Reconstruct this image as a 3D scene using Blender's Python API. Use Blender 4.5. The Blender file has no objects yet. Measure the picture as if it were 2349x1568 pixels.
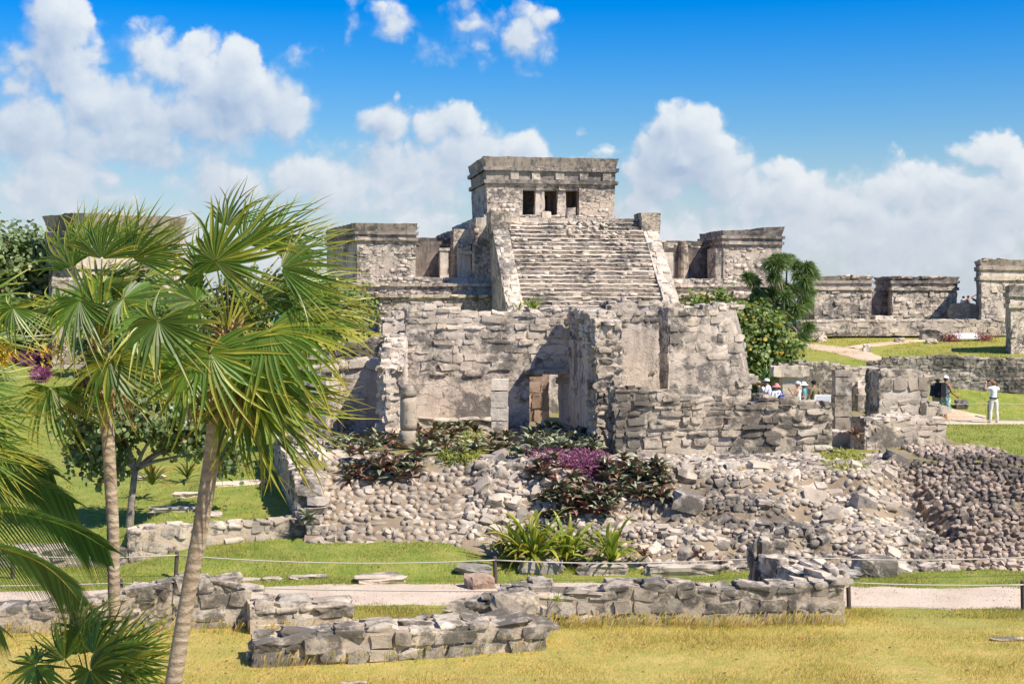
import bpy, bmesh, math, random
import numpy as np
from mathutils import Vector, Matrix, Euler, noise

SC = bpy.context.scene
COL = SC.collection
RND = random.Random(11)
NPR = np.random.default_rng(11)
rad = math.radians

# ------------------------------------------------------------------ camera
CAM_Z = 4.6
FOC = 3262.0            # focal length in the units of at(): a picture 2349 wide
HOR = 700.0
cam_d = bpy.data.cameras.new('camera')
cam_d.lens = 50.0
cam_d.sensor_width = 36.0
cam_d.shift_y = -84.0 / 2349.0
cam_d.clip_start = 0.5
cam_d.clip_end = 6000.0
cam = bpy.data.objects.new('camera', cam_d)
cam.location = (0, 0, CAM_Z)
cam.rotation_euler = (rad(90), 0, 0)
COL.objects.link(cam)
SC.camera = cam

# ------------------------------------------------------------------ sun, exposure
TO_SUN = Vector((0.75, -0.53, 1.08)).normalized()
sun_d = bpy.data.lights.new('sun', 'SUN')
sun_d.energy = 4.8
sun_d.angle = rad(0.53)
sun_d.color = (1.0, 0.91, 0.77)
sun = bpy.data.objects.new('sun', sun_d)
sun.rotation_euler = TO_SUN.to_track_quat('Z', 'Y').to_euler()
sun.location = (20, -10, 40)
COL.objects.link(sun)
SC.view_settings.view_transform = 'Standard'
SC.view_settings.look = 'None'
SC.view_settings.exposure = 0.60
SC.view_settings.gamma = 1.0
SC.view_settings.use_curve_mapping = False
SC.cycles.max_bounces = 6
SC.cycles.transparent_max_bounces = 6
SC.cycles.use_denoising = True

# ------------------------------------------------------------------ node helpers
class NT:
    def __init__(self, tree):
        self.t = tree
        self.n = tree.nodes
        self.l = tree.links
    def node(self, typ, **kw):
        nd = self.n.new(typ)
        for k, v in kw.items():
            setattr(nd, k, v)
        return nd
    def put(self, sock, val):
        if isinstance(val, bpy.types.NodeSocket):
            self.l.new(val, sock)
        elif val is not None:
            if hasattr(sock, 'default_value'):
                dv = sock.default_value
                if hasattr(dv, '__len__'):
                    val = tuple(val)
                    if len(dv) == 4 and len(val) == 3:
                        val = val + (1.0,)
                sock.default_value = val
    def math(self, op, a, b=None, c=None, clamp=False):
        nd = self.node('ShaderNodeMath', operation=op)
        nd.use_clamp = clamp
        self.put(nd.inputs[0], a)
        if b is not None: self.put(nd.inputs[1], b)
        if c is not None: self.put(nd.inputs[2], c)
        return nd.outputs[0]
    def vmath(self, op, a, b=None):
        nd = self.node('ShaderNodeVectorMath', operation=op)
        self.put(nd.inputs[0], a)
        if b is not None: self.put(nd.inputs[1], b)
        return nd.outputs['Value'] if op in ('LENGTH', 'DOT_PRODUCT', 'DISTANCE') else nd.outputs['Vector']
    def mix(self, fac, a, b, blend='MIX'):
        nd = self.node('ShaderNodeMix', data_type='RGBA', blend_type=blend)
        self.put(nd.inputs[0], fac)
        self.put(nd.inputs[6], a)
        self.put(nd.inputs[7], b)
        return nd.outputs[2]
    def noise(self, vec, scale, detail=4, rough=0.5, dist=0.0):
        nd = self.node('ShaderNodeTexNoise')
        self.put(nd.inputs['Vector'], vec)
        nd.inputs['Scale'].default_value = scale
        nd.inputs['Detail'].default_value = detail
        nd.inputs['Roughness'].default_value = rough
        nd.inputs['Distortion'].default_value = dist
        return nd.outputs[0]
    def ramp(self, fac, lo, hi, smooth=True):
        nd = self.node('ShaderNodeMapRange', interpolation_type='SMOOTHSTEP' if smooth else 'LINEAR')
        self.put(nd.inputs[0], fac)
        self.put(nd.inputs[1], lo)
        self.put(nd.inputs[2], hi)
        return nd.outputs[0]
    def scale(self, vec, xyz):
        return self.vmath('MULTIPLY', vec, xyz)

# ------------------------------------------------------------------ sky
def px_ang(u, v):
    x = (u - 1174.5) / FOC
    z = (HOR - v) / FOC
    az = math.atan(x)
    return az * 3.262, math.atan(z * math.cos(az)) * 3.262

CLOUDS = [  # u, v, half width, half height, strength
    (130, 60, 62, 95, 1.0), (185, 45, 30, 28, .55), (150, 170, 110, 85, 1.0), (215, 250, 125, 95, 1.0), (60, 290, 105, 110, .9), (20, 210, 40, 50, .6),
    (345, 135, 62, 78, .95), (390, 165, 75, 65, 1.0), (450, 160, 75, 70, 1.0), (545, 150, 62, 55, 1.05), (520, 225, 150, 95, 1.1), (640, 240, 95, 65, 1.0), (420, 265, 190, 90, 1.0), (300, 310, 230, 60, .8),
     (80, 410, 150, 90, .8), (255, 410, 60, 50, .7), (260, 450, 110, 60, .6),
    (640, 410, 130, 60, .62), (760, 430, 140, 70, .68), (560, 440, 200, 80, .5),
    (890, 280, 75, 58, 1.0), (905, 225, 20, 26, .6), (990, 290, 75, 50, .95), (1065, 275, 46, 48, 1.05), (1060, 350, 90, 90, 1.0), (940, 380, 170, 95, .85), (1195, 350, 55, 42, .95), (1130, 430, 130, 100, .8),
    (905, 75, 70, 60, .50), (975, 120, 75, 50, .52), (930, 55, 30, 30, .3), (1100, 50, 100, 70, .50), (1170, 85, 90, 70, .50), (1225, 45, 70, 40, .40), (1110, 110, 60, 50, .42), (1060, 15, 60, 40, .45), (800, 78, 26, 44, .28), (680, 150, 100, 55, .20),
    (150, 260, 240, 130, .62), (480, 260, 260, 100, .60), (330, 340, 330, 70, .62), (100, 430, 230, 90, .66), (560, 430, 330, 70, .50), (990, 420, 240, 130, .75),
    (1525, 285, 60, 55, 1.05), (1590, 300, 60, 50, 1.05), (1480, 315, 40, 50, .7), (1570, 370, 135, 90, 1.15), (1660, 410, 100, 90, 1.0), (1500, 430, 120, 90, 1.0), (1780, 390, 70, 32, .75), (1740, 450, 160, 80, .95), (1395, 350, 42, 34, .62), (1330, 355, 30, 16, .5), (1340, 305, 22, 16, .3),
    (2265, 350, 70, 46, .85), (2220, 345, 45, 25, .6), (2320, 400, 60, 60, .85), (2050, 400, 40, 46, .6), (2060, 440, 130, 70, .95), (2190, 430, 120, 70, .95), (1960, 480, 120, 65, .9), (2280, 470, 150, 100, 1.0), (1850, 540, 320, 110, .85), (2150, 560, 320, 120, 1.0), (1450, 560, 380, 90, .7),
    (700, 560, 500, 80, .45), (250, 560, 360, 90, .45),
]
world = bpy.data.worlds.new('World')
SC.world = world
world.use_nodes = True
world.cycles.sampling_method = 'MANUAL'
world.cycles.sample_map_resolution = 512
W = NT(world.node_tree)
W.n.clear()

def cloud_group():
    g = bpy.data.node_groups.new('cloud_density', 'ShaderNodeTree')
    g.interface.new_socket('P', in_out='INPUT', socket_type='NodeSocketVector')
    g.interface.new_socket('D', in_out='OUTPUT', socket_type='NodeSocketFloat')
    G = NT(g)
    gi = G.node('NodeGroupInput'); go = G.node('NodeGroupOutput')
    P = gi.outputs[0]
    wn = G.node('ShaderNodeTexNoise'); G.put(wn.inputs['Vector'], P)
    wn.inputs['Scale'].default_value = 9.0; wn.inputs['Detail'].default_value = 4
    wv = G.vmath('MULTIPLY', G.vmath('SUBTRACT', wn.outputs['Color'], (.5, .5, .5)), (.07, .07, 0))
    Q = G.vmath('ADD', P, wv)
    acc = None
    for (u, v, a, b, s) in CLOUDS:
        cx, cy = px_ang(u, v)
        d = G.vmath('MULTIPLY', G.vmath('SUBTRACT', Q, (cx, cy, 0)), (1000.0 / (a * 1.35), 1000.0 / (b * 1.35), 0))
        e = G.math('MULTIPLY_ADD', G.vmath('LENGTH', d), -s, s)
        if acc is None: acc = e
        else:
            nd = G.node('ShaderNodeMath', operation='SMOOTH_MAX')
            G.put(nd.inputs[0], acc); G.put(nd.inputs[1], e); nd.inputs[2].default_value = 0.12
            acc = nd.outputs[0]
    # the sky beyond the part in view: scattered fair-weather cloud of the same kind
    sep = G.node('ShaderNodeSeparateXYZ'); G.put(sep.inputs[0], P)
    out = G.math('MAXIMUM', G.ramp(G.math('ABSOLUTE', sep.outputs[0]), 1.25, 1.6), G.ramp(sep.outputs[1], .74, 1.0))
    far = G.math('MULTIPLY_ADD', G.noise(P, 1.6, 3, .5), 2.6, -1.35)
    mx = G.node('ShaderNodeMix', data_type='FLOAT')
    G.put(mx.inputs[0], out); G.put(mx.inputs[2], acc); G.put(mx.inputs[3], far)
    acc = G.math('MAXIMUM', mx.outputs[0], -1.0)
    # cauliflower billows: fractal cells, large and small, roughened by fine noise
    def cells(vec, sc, det):
        vo = G.node('ShaderNodeTexVoronoi', feature='F1')
        G.put(vo.inputs['Vector'], vec)
        vo.inputs['Scale'].default_value = sc; vo.inputs['Detail'].default_value = det
        vo.inputs['Roughness'].default_value = .52; vo.inputs['Lacunarity'].default_value = 2.1
        return vo.outputs['Distance']
    w2 = G.node('ShaderNodeTexNoise'); G.put(w2.inputs['Vector'], P)
    w2.inputs['Scale'].default_value = 26.0; w2.inputs['Detail'].default_value = 6; w2.inputs['Roughness'].default_value = .6
    Q2 = G.vmath('ADD', Q, G.vmath('MULTIPLY', G.vmath('SUBTRACT', w2.outputs['Color'], (.5, .5, .5)), (.035, .035, 0)))
    b1 = G.math('MULTIPLY_ADD', cells(Q2, 7.0, 3.0), -.62, .45)
    n1 = G.math('MULTIPLY_ADD', G.noise(P, 5.0, 9, .58, .2), 1.0, -.5)
    t = G.math('ADD', acc, G.math('ADD', b1, G.math('MULTIPLY', n1, .75)))
    G.put(go.inputs[0], t)
    return g

def build_sky():
    tc = W.node('ShaderNodeTexCoord')
    D = W.vmath('NORMALIZE', tc.outputs['Generated'])
    sp = W.node('ShaderNodeSeparateXYZ'); W.put(sp.inputs[0], D)
    az = W.math('ARCTAN2', sp.outputs[0], sp.outputs[1])
    el = W.math('ARCSINE', sp.outputs[2])
    cb = W.node('ShaderNodeCombineXYZ')
    W.put(cb.inputs[0], W.math('MULTIPLY', az, 3.262)); W.put(cb.inputs[1], W.math('MULTIPLY', el, 3.262))
    P = cb.outputs[0]
    sky = W.node('ShaderNodeTexSky', sky_type='NISHITA')
    sky.sun_disc = False
    sky.sun_elevation = math.asin(TO_SUN.z)
    sky.sun_rotation = math.atan2(TO_SUN.x, TO_SUN.y)
    sky.altitude = 10; sky.air_density = 1.0; sky.dust_density = 0.6; sky.ozone_density = 2.5
    # deepen the blue upwards as a polarised tropical sky shows it
    up = W.math('MULTIPLY', el, 3.262)
    hs = W.node('ShaderNodeHueSaturation')
    W.put(hs.inputs['Color'], sky.outputs[0])
    W.put(hs.inputs['Saturation'], W.math('MULTIPLY_ADD', W.ramp(up, .05, .75), .75, 1.0))
    base = W.mix(W.ramp(up, .10, .80), (.74, .80, .84), (.50, .88, 1.17))
    skyc = W.mix(1.0, hs.outputs[0], base, 'MULTIPLY')
    haze = W.math('MULTIPLY', W.math('SUBTRACT', 1.0, W.ramp(up, -.02, .42)), .72)
    skyc = W.mix(haze, skyc, (4.2, 4.75, 5.5))
    g = cloud_group()
    def dens(p):
        nd = W.node('ShaderNodeGroup'); nd.node_tree = g
        W.put(nd.inputs[0], p)
        return nd.outputs[0]
    d0 = dens(P)
    d1 = dens(W.vmath('ADD', P, (.012, .022, 0)))
    d2 = dens(W.vmath('ADD', P, (.045, .085, 0)))
    light = W.math('MULTIPLY_ADD', W.math('SUBTRACT', d0, d1), .80, .40)
    light = W.math('MULTIPLY_ADD', W.math('SUBTRACT', d0, d2), .26, light)
    soft = W.noise(P, 3.2, 5, .55)
    light = W.math('MULTIPLY_ADD', W.math('SUBTRACT', soft, .5), .8, light)
    thick = W.ramp(d0, .35, 1.0)
    light = W.math('MULTIPLY_ADD', thick, -.42, light)
    light = W.ramp(light, -.12, .92, False)
    lower = W.ramp(up, .02, .55)
    dark = W.mix(lower, (3.9, 4.35, 5.0), (2.2, 3.1, 4.7))
    lit = W.mix(lower, (5.9, 6.1, 6.3), (5.9, 6.25, 6.5))
    cl = W.mix(light, dark, lit)
    edge = W.math('MULTIPLY_ADD', light, -.42, .62)
    alpha = W.math('MULTIPLY', W.ramp(d0, -.10, edge), .94)
    col = W.mix(alpha, skyc, cl)
    below = W.ramp(sp.outputs[2], -.03, -.005)
    col = W.mix(below, (2.2, 2.5, 2.6), col)
    bg = W.node('ShaderNodeBackground')
    bg.inputs['Strength'].default_value = 0.094
    W.put(bg.inputs['Color'], col)
    ow = W.node('ShaderNodeOutputWorld')
    W.put(ow.inputs['Surface'], bg.outputs[0])
build_sky()

# ------------------------------------------------------------------ placing
def at(u, v, y):
    return Vector(((u - 1174.5) / FOC * y, y, CAM_Z + (HOR - v) / FOC * y))
def ax(u, y):
    return (u - 1174.5) / FOC * y
def azv(v, y):
    return CAM_Z + (HOR - v) / FOC * y
def lerp(a, b, t): return a + (b - a) * t
def sstep(a, b, x):
    t = min(1.0, max(0.0, (x - a) / (b - a)))
    return t * t * (3 - 2 * t)
def interp(x, xs, ys):
    return float(np.interp(x, xs, ys))
def fbm(p, s=1.0, o=4):
    return noise.fractal(Vector(p) * s, 1.0, 2.0, o)

def wall_line(x):        # where the low retaining wall stands on the left lawn
    return interp(x, [-16, -6.85, -3.8, 0], [24.9, 25.0, 26.4, 26.6])

def ground_z(x, y):
    zr = interp(y, [0, 24.4, 26, 50, 57, 60.5, 64, 82, 99, 103, 108, 118], [0, 0, 0, 0, 0.02, 1.3, 2.0, 3.2, 3.4, 2.2, -7, -13])
    wl = wall_line(x)
    front = interp(y, [0, 24.1, 24.7, 26.2, 28], [0, 0, .2, .36, .40]) * sstep(0.6, -0.6, x) * sstep(-7.2, -5.6, x)
    back = interp(y, [24, 28, 34, 45, 60, 80, 99, 103, 108, 118], [.52, .60, .75, 1.2, 2.1, 3.1, 3.5, 2.2, -7, -13])
    back -= .30 * sstep(-6.7, -7.4, x) * sstep(40, 26, y)
    zl = lerp(front, back, sstep(wl - .02, wl + .16, y)) if y < 30 else back
    k = sstep(-3.9, 0.5, x) if y > wl else sstep(-1.5, .5, x)
    z = lerp(zl, zr, k)
    if y < 100:
        z += .03 * noise.noise(Vector((x * .35, y * .35, 3.0))) * (1 + y * .02)
        if y < 30: z += .012 * noise.noise(Vector((x * 1.7, y * 1.7, 9.0)))
        # small knoll and dip on the far terrace
        if y > 57: z += .10 * noise.noise(Vector((x * .12, y * .12, 1.0)))
    return z

# ------------------------------------------------------------------ object helpers
def link(o, parent=None):
    COL.objects.link(o)
    if parent is not None:
        o.parent = parent
    return o
def tag(o, label=None, cat=None, group=None, kind=None):
    if label: o['label'] = label
    if cat: o['category'] = cat
    if group: o['group'] = group
    if kind: o['kind'] = kind
    return o
def thing(name, label, cat, loc=(0, 0, 0), group=None):
    o = bpy.data.objects.new(name, None)
    o.empty_display_size = .2
    o.location = loc
    COL.objects.link(o)
    return tag(o, label, cat, group)

class MB:
    """collects polygons in world space and links them as one mesh object"""
    def __init__(self):
        self.v = []; self.f = []; self.m = []; self.r = []
    def add(self, vs, fs, mi=0, rnd=None):
        o = len(self.v)
        self.v.extend([tuple(p) for p in vs])
        self.f.extend([tuple(i + o for i in f) for f in fs])
        self.m.extend([mi] * len(fs))
        self.r.extend([RND.random() if rnd is None else rnd] * len(vs))
    def hull(self, b, t, res=.3, amp=0.0, freq=1.6, top=True, bottom=False, rnd=None, seed=0.0, mi=0):
        """box from bottom ring b[4] and top ring t[4] (same order, counter-clockwise from above)"""
        b = [Vector(p) for p in b]; t = [Vector(p) for p in t]
        bm = bmesh.new()
        def grid(a, b_, c, d):      # a-b bottom edge, d-c top edge
            nu = max(1, int(round(max((b_ - a).length, (c - d).length) / res)))
            nv = max(1, int(round(max((d - a).length, (c - b_).length) / res)))
            vs = [[bm.verts.new(a.lerp(b_, i / nu).lerp(d.lerp(c, i / nu), j / nv)) for i in range(nu + 1)] for j in range(nv + 1)]
            for j in range(nv):
                for i in range(nu):
                    bm.faces.new((vs[j][i], vs[j][i + 1], vs[j + 1][i + 1], vs[j + 1][i]))
        for i in range(4):
            j = (i + 1) % 4
            grid(b[i], b[j], t[j], t[i])
        if top: grid(t[0], t[1], t[2], t[3])
        if bottom: grid(b[3], b[2], b[1], b[0])
        bmesh.ops.remove_doubles(bm, verts=bm.verts, dist=.002)
        if amp:
            for v in bm.verts:
                p = v.co * freq + Vector((seed, seed * 1.7, 0))
                n = noise.noise_vector(p) + .5 * noise.noise_vector(p * 2.7)
                v.co += n * amp
        bm.verts.index_update()
        self.add([v.co for v in bm.verts], [[v.index for v in f.verts] for f in bm.faces], mi, rnd)
        bm.free()
    def tube(self, pts, radii, n=8, cap=True, rnd=None):
        pts = [Vector(p) for p in pts]
        vs = []; fs = []
        for k, p in enumerate(pts):
            d = (pts[min(k + 1, len(pts) - 1)] - pts[max(k - 1, 0)]).normalized()
            a = d.orthogonal().normalized() if abs(d.z) < .95 else Vector((1, 0, 0))
            if k == 0: ref = a
            a = (ref - d * ref.dot(d))
            a = a.normalized() if a.length > 1e-4 else d.orthogonal().normalized()
            ref = a
            c = d.cross(a)
            for i in range(n):
                g = 2 * math.pi * i / n
                vs.append(p + (a * math.cos(g) + c * math.sin(g)) * radii[k])
        for k in range(len(pts) - 1):
            for i in range(n):
                j = (i + 1) % n
                fs.append((k * n + i, k * n + j, (k + 1) * n + j, (k + 1) * n + i))
        if cap:
            fs.append(tuple(reversed(range(n))))
            fs.append(tuple(range((len(pts) - 1) * n, len(pts) * n)))
        self.add(vs, fs, rnd=rnd)
    def build(self, name, mats, parent=None, smooth=False, kind=None):
        me = bpy.data.meshes.new(name)
        off = Vector(parent.location) if parent is not None else Vector((0, 0, 0))
        if parent is not None and parent.parent is not None: off = off + Vector(parent.parent.location)
        me.from_pydata([(p[0] - off.x, p[1] - off.y, p[2] - off.z) for p in self.v], [], self.f)
        if not isinstance(mats, (list, tuple)): mats = [mats]
        for m in mats: me.materials.append(m)
        if len(mats) > 1: me.polygons.foreach_set('material_index', self.m)
        at_ = me.attributes.new('rnd', 'FLOAT', 'POINT')
        at_.data.foreach_set('value', np.array(self.r, np.float32))
        if smooth: me.polygons.foreach_set('use_smooth', [True] * len(me.polygons))
        me.update()
        o = bpy.data.objects.new(name, me)
        link(o, parent)
        if kind: o['kind'] = kind
        return o

def np_mesh(name, verts, faces, mats, parent=None, kind=None, attrs=None, smooth=False):
    """faces: (n,k) int array with k 3 or 4"""
    me = bpy.data.meshes.new(name)
    verts = np.asarray(verts, np.float32); faces = np.asarray(faces, np.int32)
    off = np.array(parent.location, np.float32) if parent is not None else np.zeros(3, np.float32)
    n, k = faces.shape
    me.vertices.add(len(verts)); me.vertices.foreach_set('co', (verts - off).ravel())
    me.loops.add(n * k); me.loops.foreach_set('vertex_index', faces.ravel())
    me.polygons.add(n); me.polygons.foreach_set('loop_start', np.arange(0, n * k, k, dtype=np.int32))
    if smooth: me.polygons.foreach_set('use_smooth', np.ones(n, bool))
    for a, val in (attrs or {}).items():
        at_ = me.attributes.new(a, 'FLOAT', 'POINT')
        at_.data.foreach_set('value', np.asarray(val, np.float32))
    me.update(calc_edges=True)
    for m in (mats if isinstance(mats, (list, tuple)) else [mats]): me.materials.append(m)
    o = bpy.data.objects.new(name, me)
    link(o, parent)
    if kind: o['kind'] = kind
    return o

# ------------------------------------------------------------------ materials
MATS = {}
def base_mat(name):
    m = bpy.data.materials.new(name)
    m.use_nodes = True
    t = NT(m.node_tree)
    t.n.clear()
    out = t.node('ShaderNodeOutputMaterial')
    bs = t.node('ShaderNodeBsdfPrincipled')
    t.put(out.inputs['Surface'], bs.outputs[0])
    MATS[name] = m
    return m, t, bs, out

def stone_mat(name, light, mid, dark, stain=.5, streak=.4, crack=0.0, bump=.6, var=.45, fine=1.0):
    m, t, bs, out = base_mat(name)
    geo = t.node('ShaderNodeNewGeometry')
    P = geo.outputs['Position']
    oi = t.node('ShaderNodeObjectInfo')
    at_ = t.node('ShaderNodeAttribute'); at_.attribute_name = 'rnd'
    r = t.math('FRACT', t.math('ADD', oi.outputs['Random'], at_.outputs['Fac']))
    r2 = t.math('FRACT', t.math('MULTIPLY', r, 7.31))
    n1 = t.noise(P, 1.1, 8, .62, .4)
    c = t.mix(t.ramp(n1, .36, .66), mid, light)
    c = t.mix(t.math('MULTIPLY', r2, .35), c, tuple(min(1, x * k) for x, k in zip(light, (1.12, 1.0, .86))))
    val = t.math('MULTIPLY_ADD', r, var, 1.0 - var * .55)
    vc = t.node('ShaderNodeCombineColor')
    for i in range(3): t.put(vc.inputs[i], val)
    c = t.mix(1.0, c, vc.outputs[0], 'MULTIPLY')
    n2 = t.noise(P, 3.4 * fine, 10, .72, .3)
    n2b = t.noise(P, .55, 4, .6)
    st = t.ramp(t.math('ADD', n2, t.math('MULTIPLY_ADD', n2b, 1.0, -.5)), .585 - stain * .16, .735 - stain * .13)
    ns = t.noise(t.scale(P, (3.2, 3.2, .35)), 1.3, 6, .6)
    st2 = t.math('MULTIPLY', t.ramp(ns, .47, .68), streak)
    st = t.math('MULTIPLY', t.math('MAXIMUM', st, st2), .82)
    c = t.mix(st, c, dark)
    pal = t.noise(t.vmath('ADD', P, (17.3, 5.1, 3.3)), 5.5 * fine, 6, .68)
    c = t.mix(t.math('MULTIPLY', t.ramp(pal, .56, .74), .55), c, tuple(min(1, x * 1.15) for x in light))
    fn = t.noise(P, 11 * fine, 9, .78)
    c = t.mix(t.math('MULTIPLY', t.ramp(fn, .54, .70), .50), c, tuple(x * .9 for x in dark))
    h = t.math('ADD', t.math('MULTIPLY', t.noise(P, 15 * fine, 8, .7), .6), t.math('MULTIPLY', n2, .5))
    if crack:
        vo = t.node('ShaderNodeTexVoronoi', feature='DISTANCE_TO_EDGE')
        wv = t.node('ShaderNodeTexNoise'); t.put(wv.inputs['Vector'], P); wv.inputs['Scale'].default_value = 2.0; wv.inputs['Detail'].default_value = 5
        wp = t.vmath('ADD', t.scale(P, (1, 1, 1.8)), t.vmath('MULTIPLY', t.vmath('SUBTRACT', wv.outputs['Color'], (.5, .5, .5)), (.55, .55, .55)))
        t.put(vo.inputs['Vector'], wp); vo.inputs['Scale'].default_value = 2.1
        ck = t.math('MULTIPLY', t.math('SUBTRACT', 1.0, t.ramp(vo.outputs['Distance'], .005, .06)), crack)
        ck = t.math('MULTIPLY', ck, t.ramp(n2b, .36, .52))
        c = t.mix(ck, c, tuple(x * .4 for x in dark))
        h = t.math('SUBTRACT', h, t.math('MULTIPLY', ck, .5))
    t.put(bs.inputs['Base Color'], c)
    bs.inputs['Roughness'].default_value = .94
    bs.inputs['Specular IOR Level'].default_value = .2
    bp = t.node('ShaderNodeBump'); bp.inputs['Strength'].default_value = bump; bp.inputs['Distance'].default_value = .05
    t.put(bp.inputs['Height'], h)
    t.put(bs.inputs['Normal'], bp.outputs[0])
    return m

LIME = (.50, .445, .385)
M_STONE = stone_mat('weathered_limestone', (.69, .60, .50), (.47, .40, .325), (.085, .078, .07), stain=.62, streak=.15)
M_RUBBLE = stone_mat('pale_rubble', (.55, .48, .40), (.38, .32, .26), (.085, .076, .066), stain=.72, streak=.0)
M_DARKSTONE = stone_mat('mossy_dark_limestone', (.57, .495, .405), (.37, .315, .25), (.07, .063, .054), stain=.98, streak=.25)
M_MORTAR = stone_mat('old_mortar', (.55, .46, .36), (.38, .31, .24), (.075, .07, .062), stain=.50, streak=.2, var=.1)
M_PLASTER = stone_mat('stained_stucco', (.68, .595, .51), (.48, .41, .35), (.09, .084, .08), stain=.62, streak=.45, crack=.28, var=.1)
M_CASTLE = stone_mat('temple_masonry', (.65, .56, .465), (.46, .39, .325), (.10, .092, .088), stain=.62, streak=.55, crack=.75, var=.12, fine=.8)
M_CASTLES = stone_mat('temple_stones', (.66, .57, .475), (.46, .395, .33), (.11, .10, .094), stain=.55, streak=.35, var=.4, fine=.8)
M_CASTLETOP = stone_mat('blackened_cornice', (.46, .40, .345), (.30, .26, .23), (.09, .084, .082), stain=.80, streak=.85, var=.12, fine=.8)
M_STAIR = stone_mat('shade_toned_risers', (.44, .37, .305), (.28, .235, .20), (.08, .074, .07), stain=.8, streak=.45, crack=.7, var=.2, fine=.9)  # riser shade painted into the colour, so the nosing edges read sunlit
M_SOOTSHADE = stone_mat('soot_and_shade_stucco', (.30, .25, .22), (.19, .16, .145), (.06, .057, .058), stain=.9, streak=.9, var=.1, fine=.8)  # sooty stucco, with indoor shade darkened into the colour too
M_PALECOL = stone_mat('pale_column_stone', (.74, .66, .57), (.56, .49, .415), (.12, .11, .10), stain=.42, streak=.25)
M_COBBLE = stone_mat('grey_cobbles', (.50, .43, .35), (.34, .285, .23), (.085, .076, .067), stain=.70, streak=.0, var=.4)
M_COBBLED = stone_mat('dark_cobbles', (.47, .385, .315), (.28, .22, .18), (.078, .068, .062), stain=.60, streak=.0, var=.5)
M_EARTH = stone_mat('earth_mortar', (.36, .29, .22), (.24, .19, .145), (.10, .085, .065), stain=.35, streak=0, var=.1)
M_PINK = stone_mat('pinkish_rock', (.46, .33, .25), (.34, .24, .18), (.13, .10, .08), stain=.30, streak=.1)
M_GREYROCK = stone_mat('grey_boulder', (.38, .35, .31), (.26, .24, .21), (.08, .078, .07), stain=.5, streak=.3)

def plain_mat(name, col, rough=.8, spec=.3, var=0.0, scale=20, bump=0.0):
    m, t, bs, out = base_mat(name)
    tc = t.node('ShaderNodeTexCoord')
    n = t.noise(tc.outputs['Object'], scale, 5, .6)
    c = t.mix(n, tuple(x * (1 - var) for x in col), tuple(min(1, x * (1 + var)) for x in col))
    t.put(bs.inputs['Base Color'], c)
    bs.inputs['Roughness'].default_value = rough
    bs.inputs['Specular IOR Level'].default_value = spec
    if bump:
        bp = t.node('ShaderNodeBump'); bp.inputs['Strength'].default_value = bump; bp.inputs['Distance'].default_value = .02
        t.put(bp.inputs['Height'], n); t.put(bs.inputs['Normal'], bp.outputs[0])
    return m

def leaf_mat(name, base, tip, under=None, trans=.35, rough=.38, spec=.5, var=.35, tip_from=.6, tip_to=1.0, yellow=None, yamt=0.0):
    """leaf colours along attribute t (0 base .. 1 tip), varied by rnd; light passes through"""
    m, t, bs, out = base_mat(name)
    a = t.node('ShaderNodeAttribute'); a.attribute_name = 't'
    r_ = t.node('ShaderNodeAttribute'); r_.attribute_name = 'rnd'
    oi = t.node('ShaderNodeObjectInfo')
    r = t.math('FRACT', t.math('ADD', oi.outputs['Random'], r_.outputs['Fac']))
    c = t.mix(t.ramp(a.outputs['Fac'], tip_from, tip_to), base, tip)
    if yellow is not None:
        c = t.mix(t.math('MULTIPLY', t.ramp(t.math('FRACT', t.math('MULTIPLY', r, 5.77)), 1 - yamt, 1 - yamt * .3), .85), c, yellow)
    val = t.math('MULTIPLY_ADD', r, var * 2, 1 - var)
    vc = t.node('ShaderNodeCombineColor')
    for i in range(3): t.put(vc.inputs[i], val)
    c = t.mix(1.0, c, vc.outputs[0], 'MULTIPLY')
    if under is not None:
        geo = t.node('ShaderNodeNewGeometry')
        c = t.mix(geo.outputs['Backfacing'], c, under)
    t.put(bs.inputs['Base Color'], c)
    bs.inputs['Roughness'].default_value = rough
    bs.inputs['Specular IOR Level'].default_value = spec
    tr = t.node('ShaderNodeBsdfTranslucent')
    t.put(tr.inputs['Color'], t.mix(1.0, c, (1.3, 1.35, .7), 'MULTIPLY'))
    mx = t.node('ShaderNodeMixShader')
    mx.inputs[0].default_value = trans
    t.put(mx.inputs[1], bs.outputs[0]); t.put(mx.inputs[2], tr.outputs[0])
    t.put(out.inputs['Surface'], mx.outputs[0])
    return m

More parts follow.
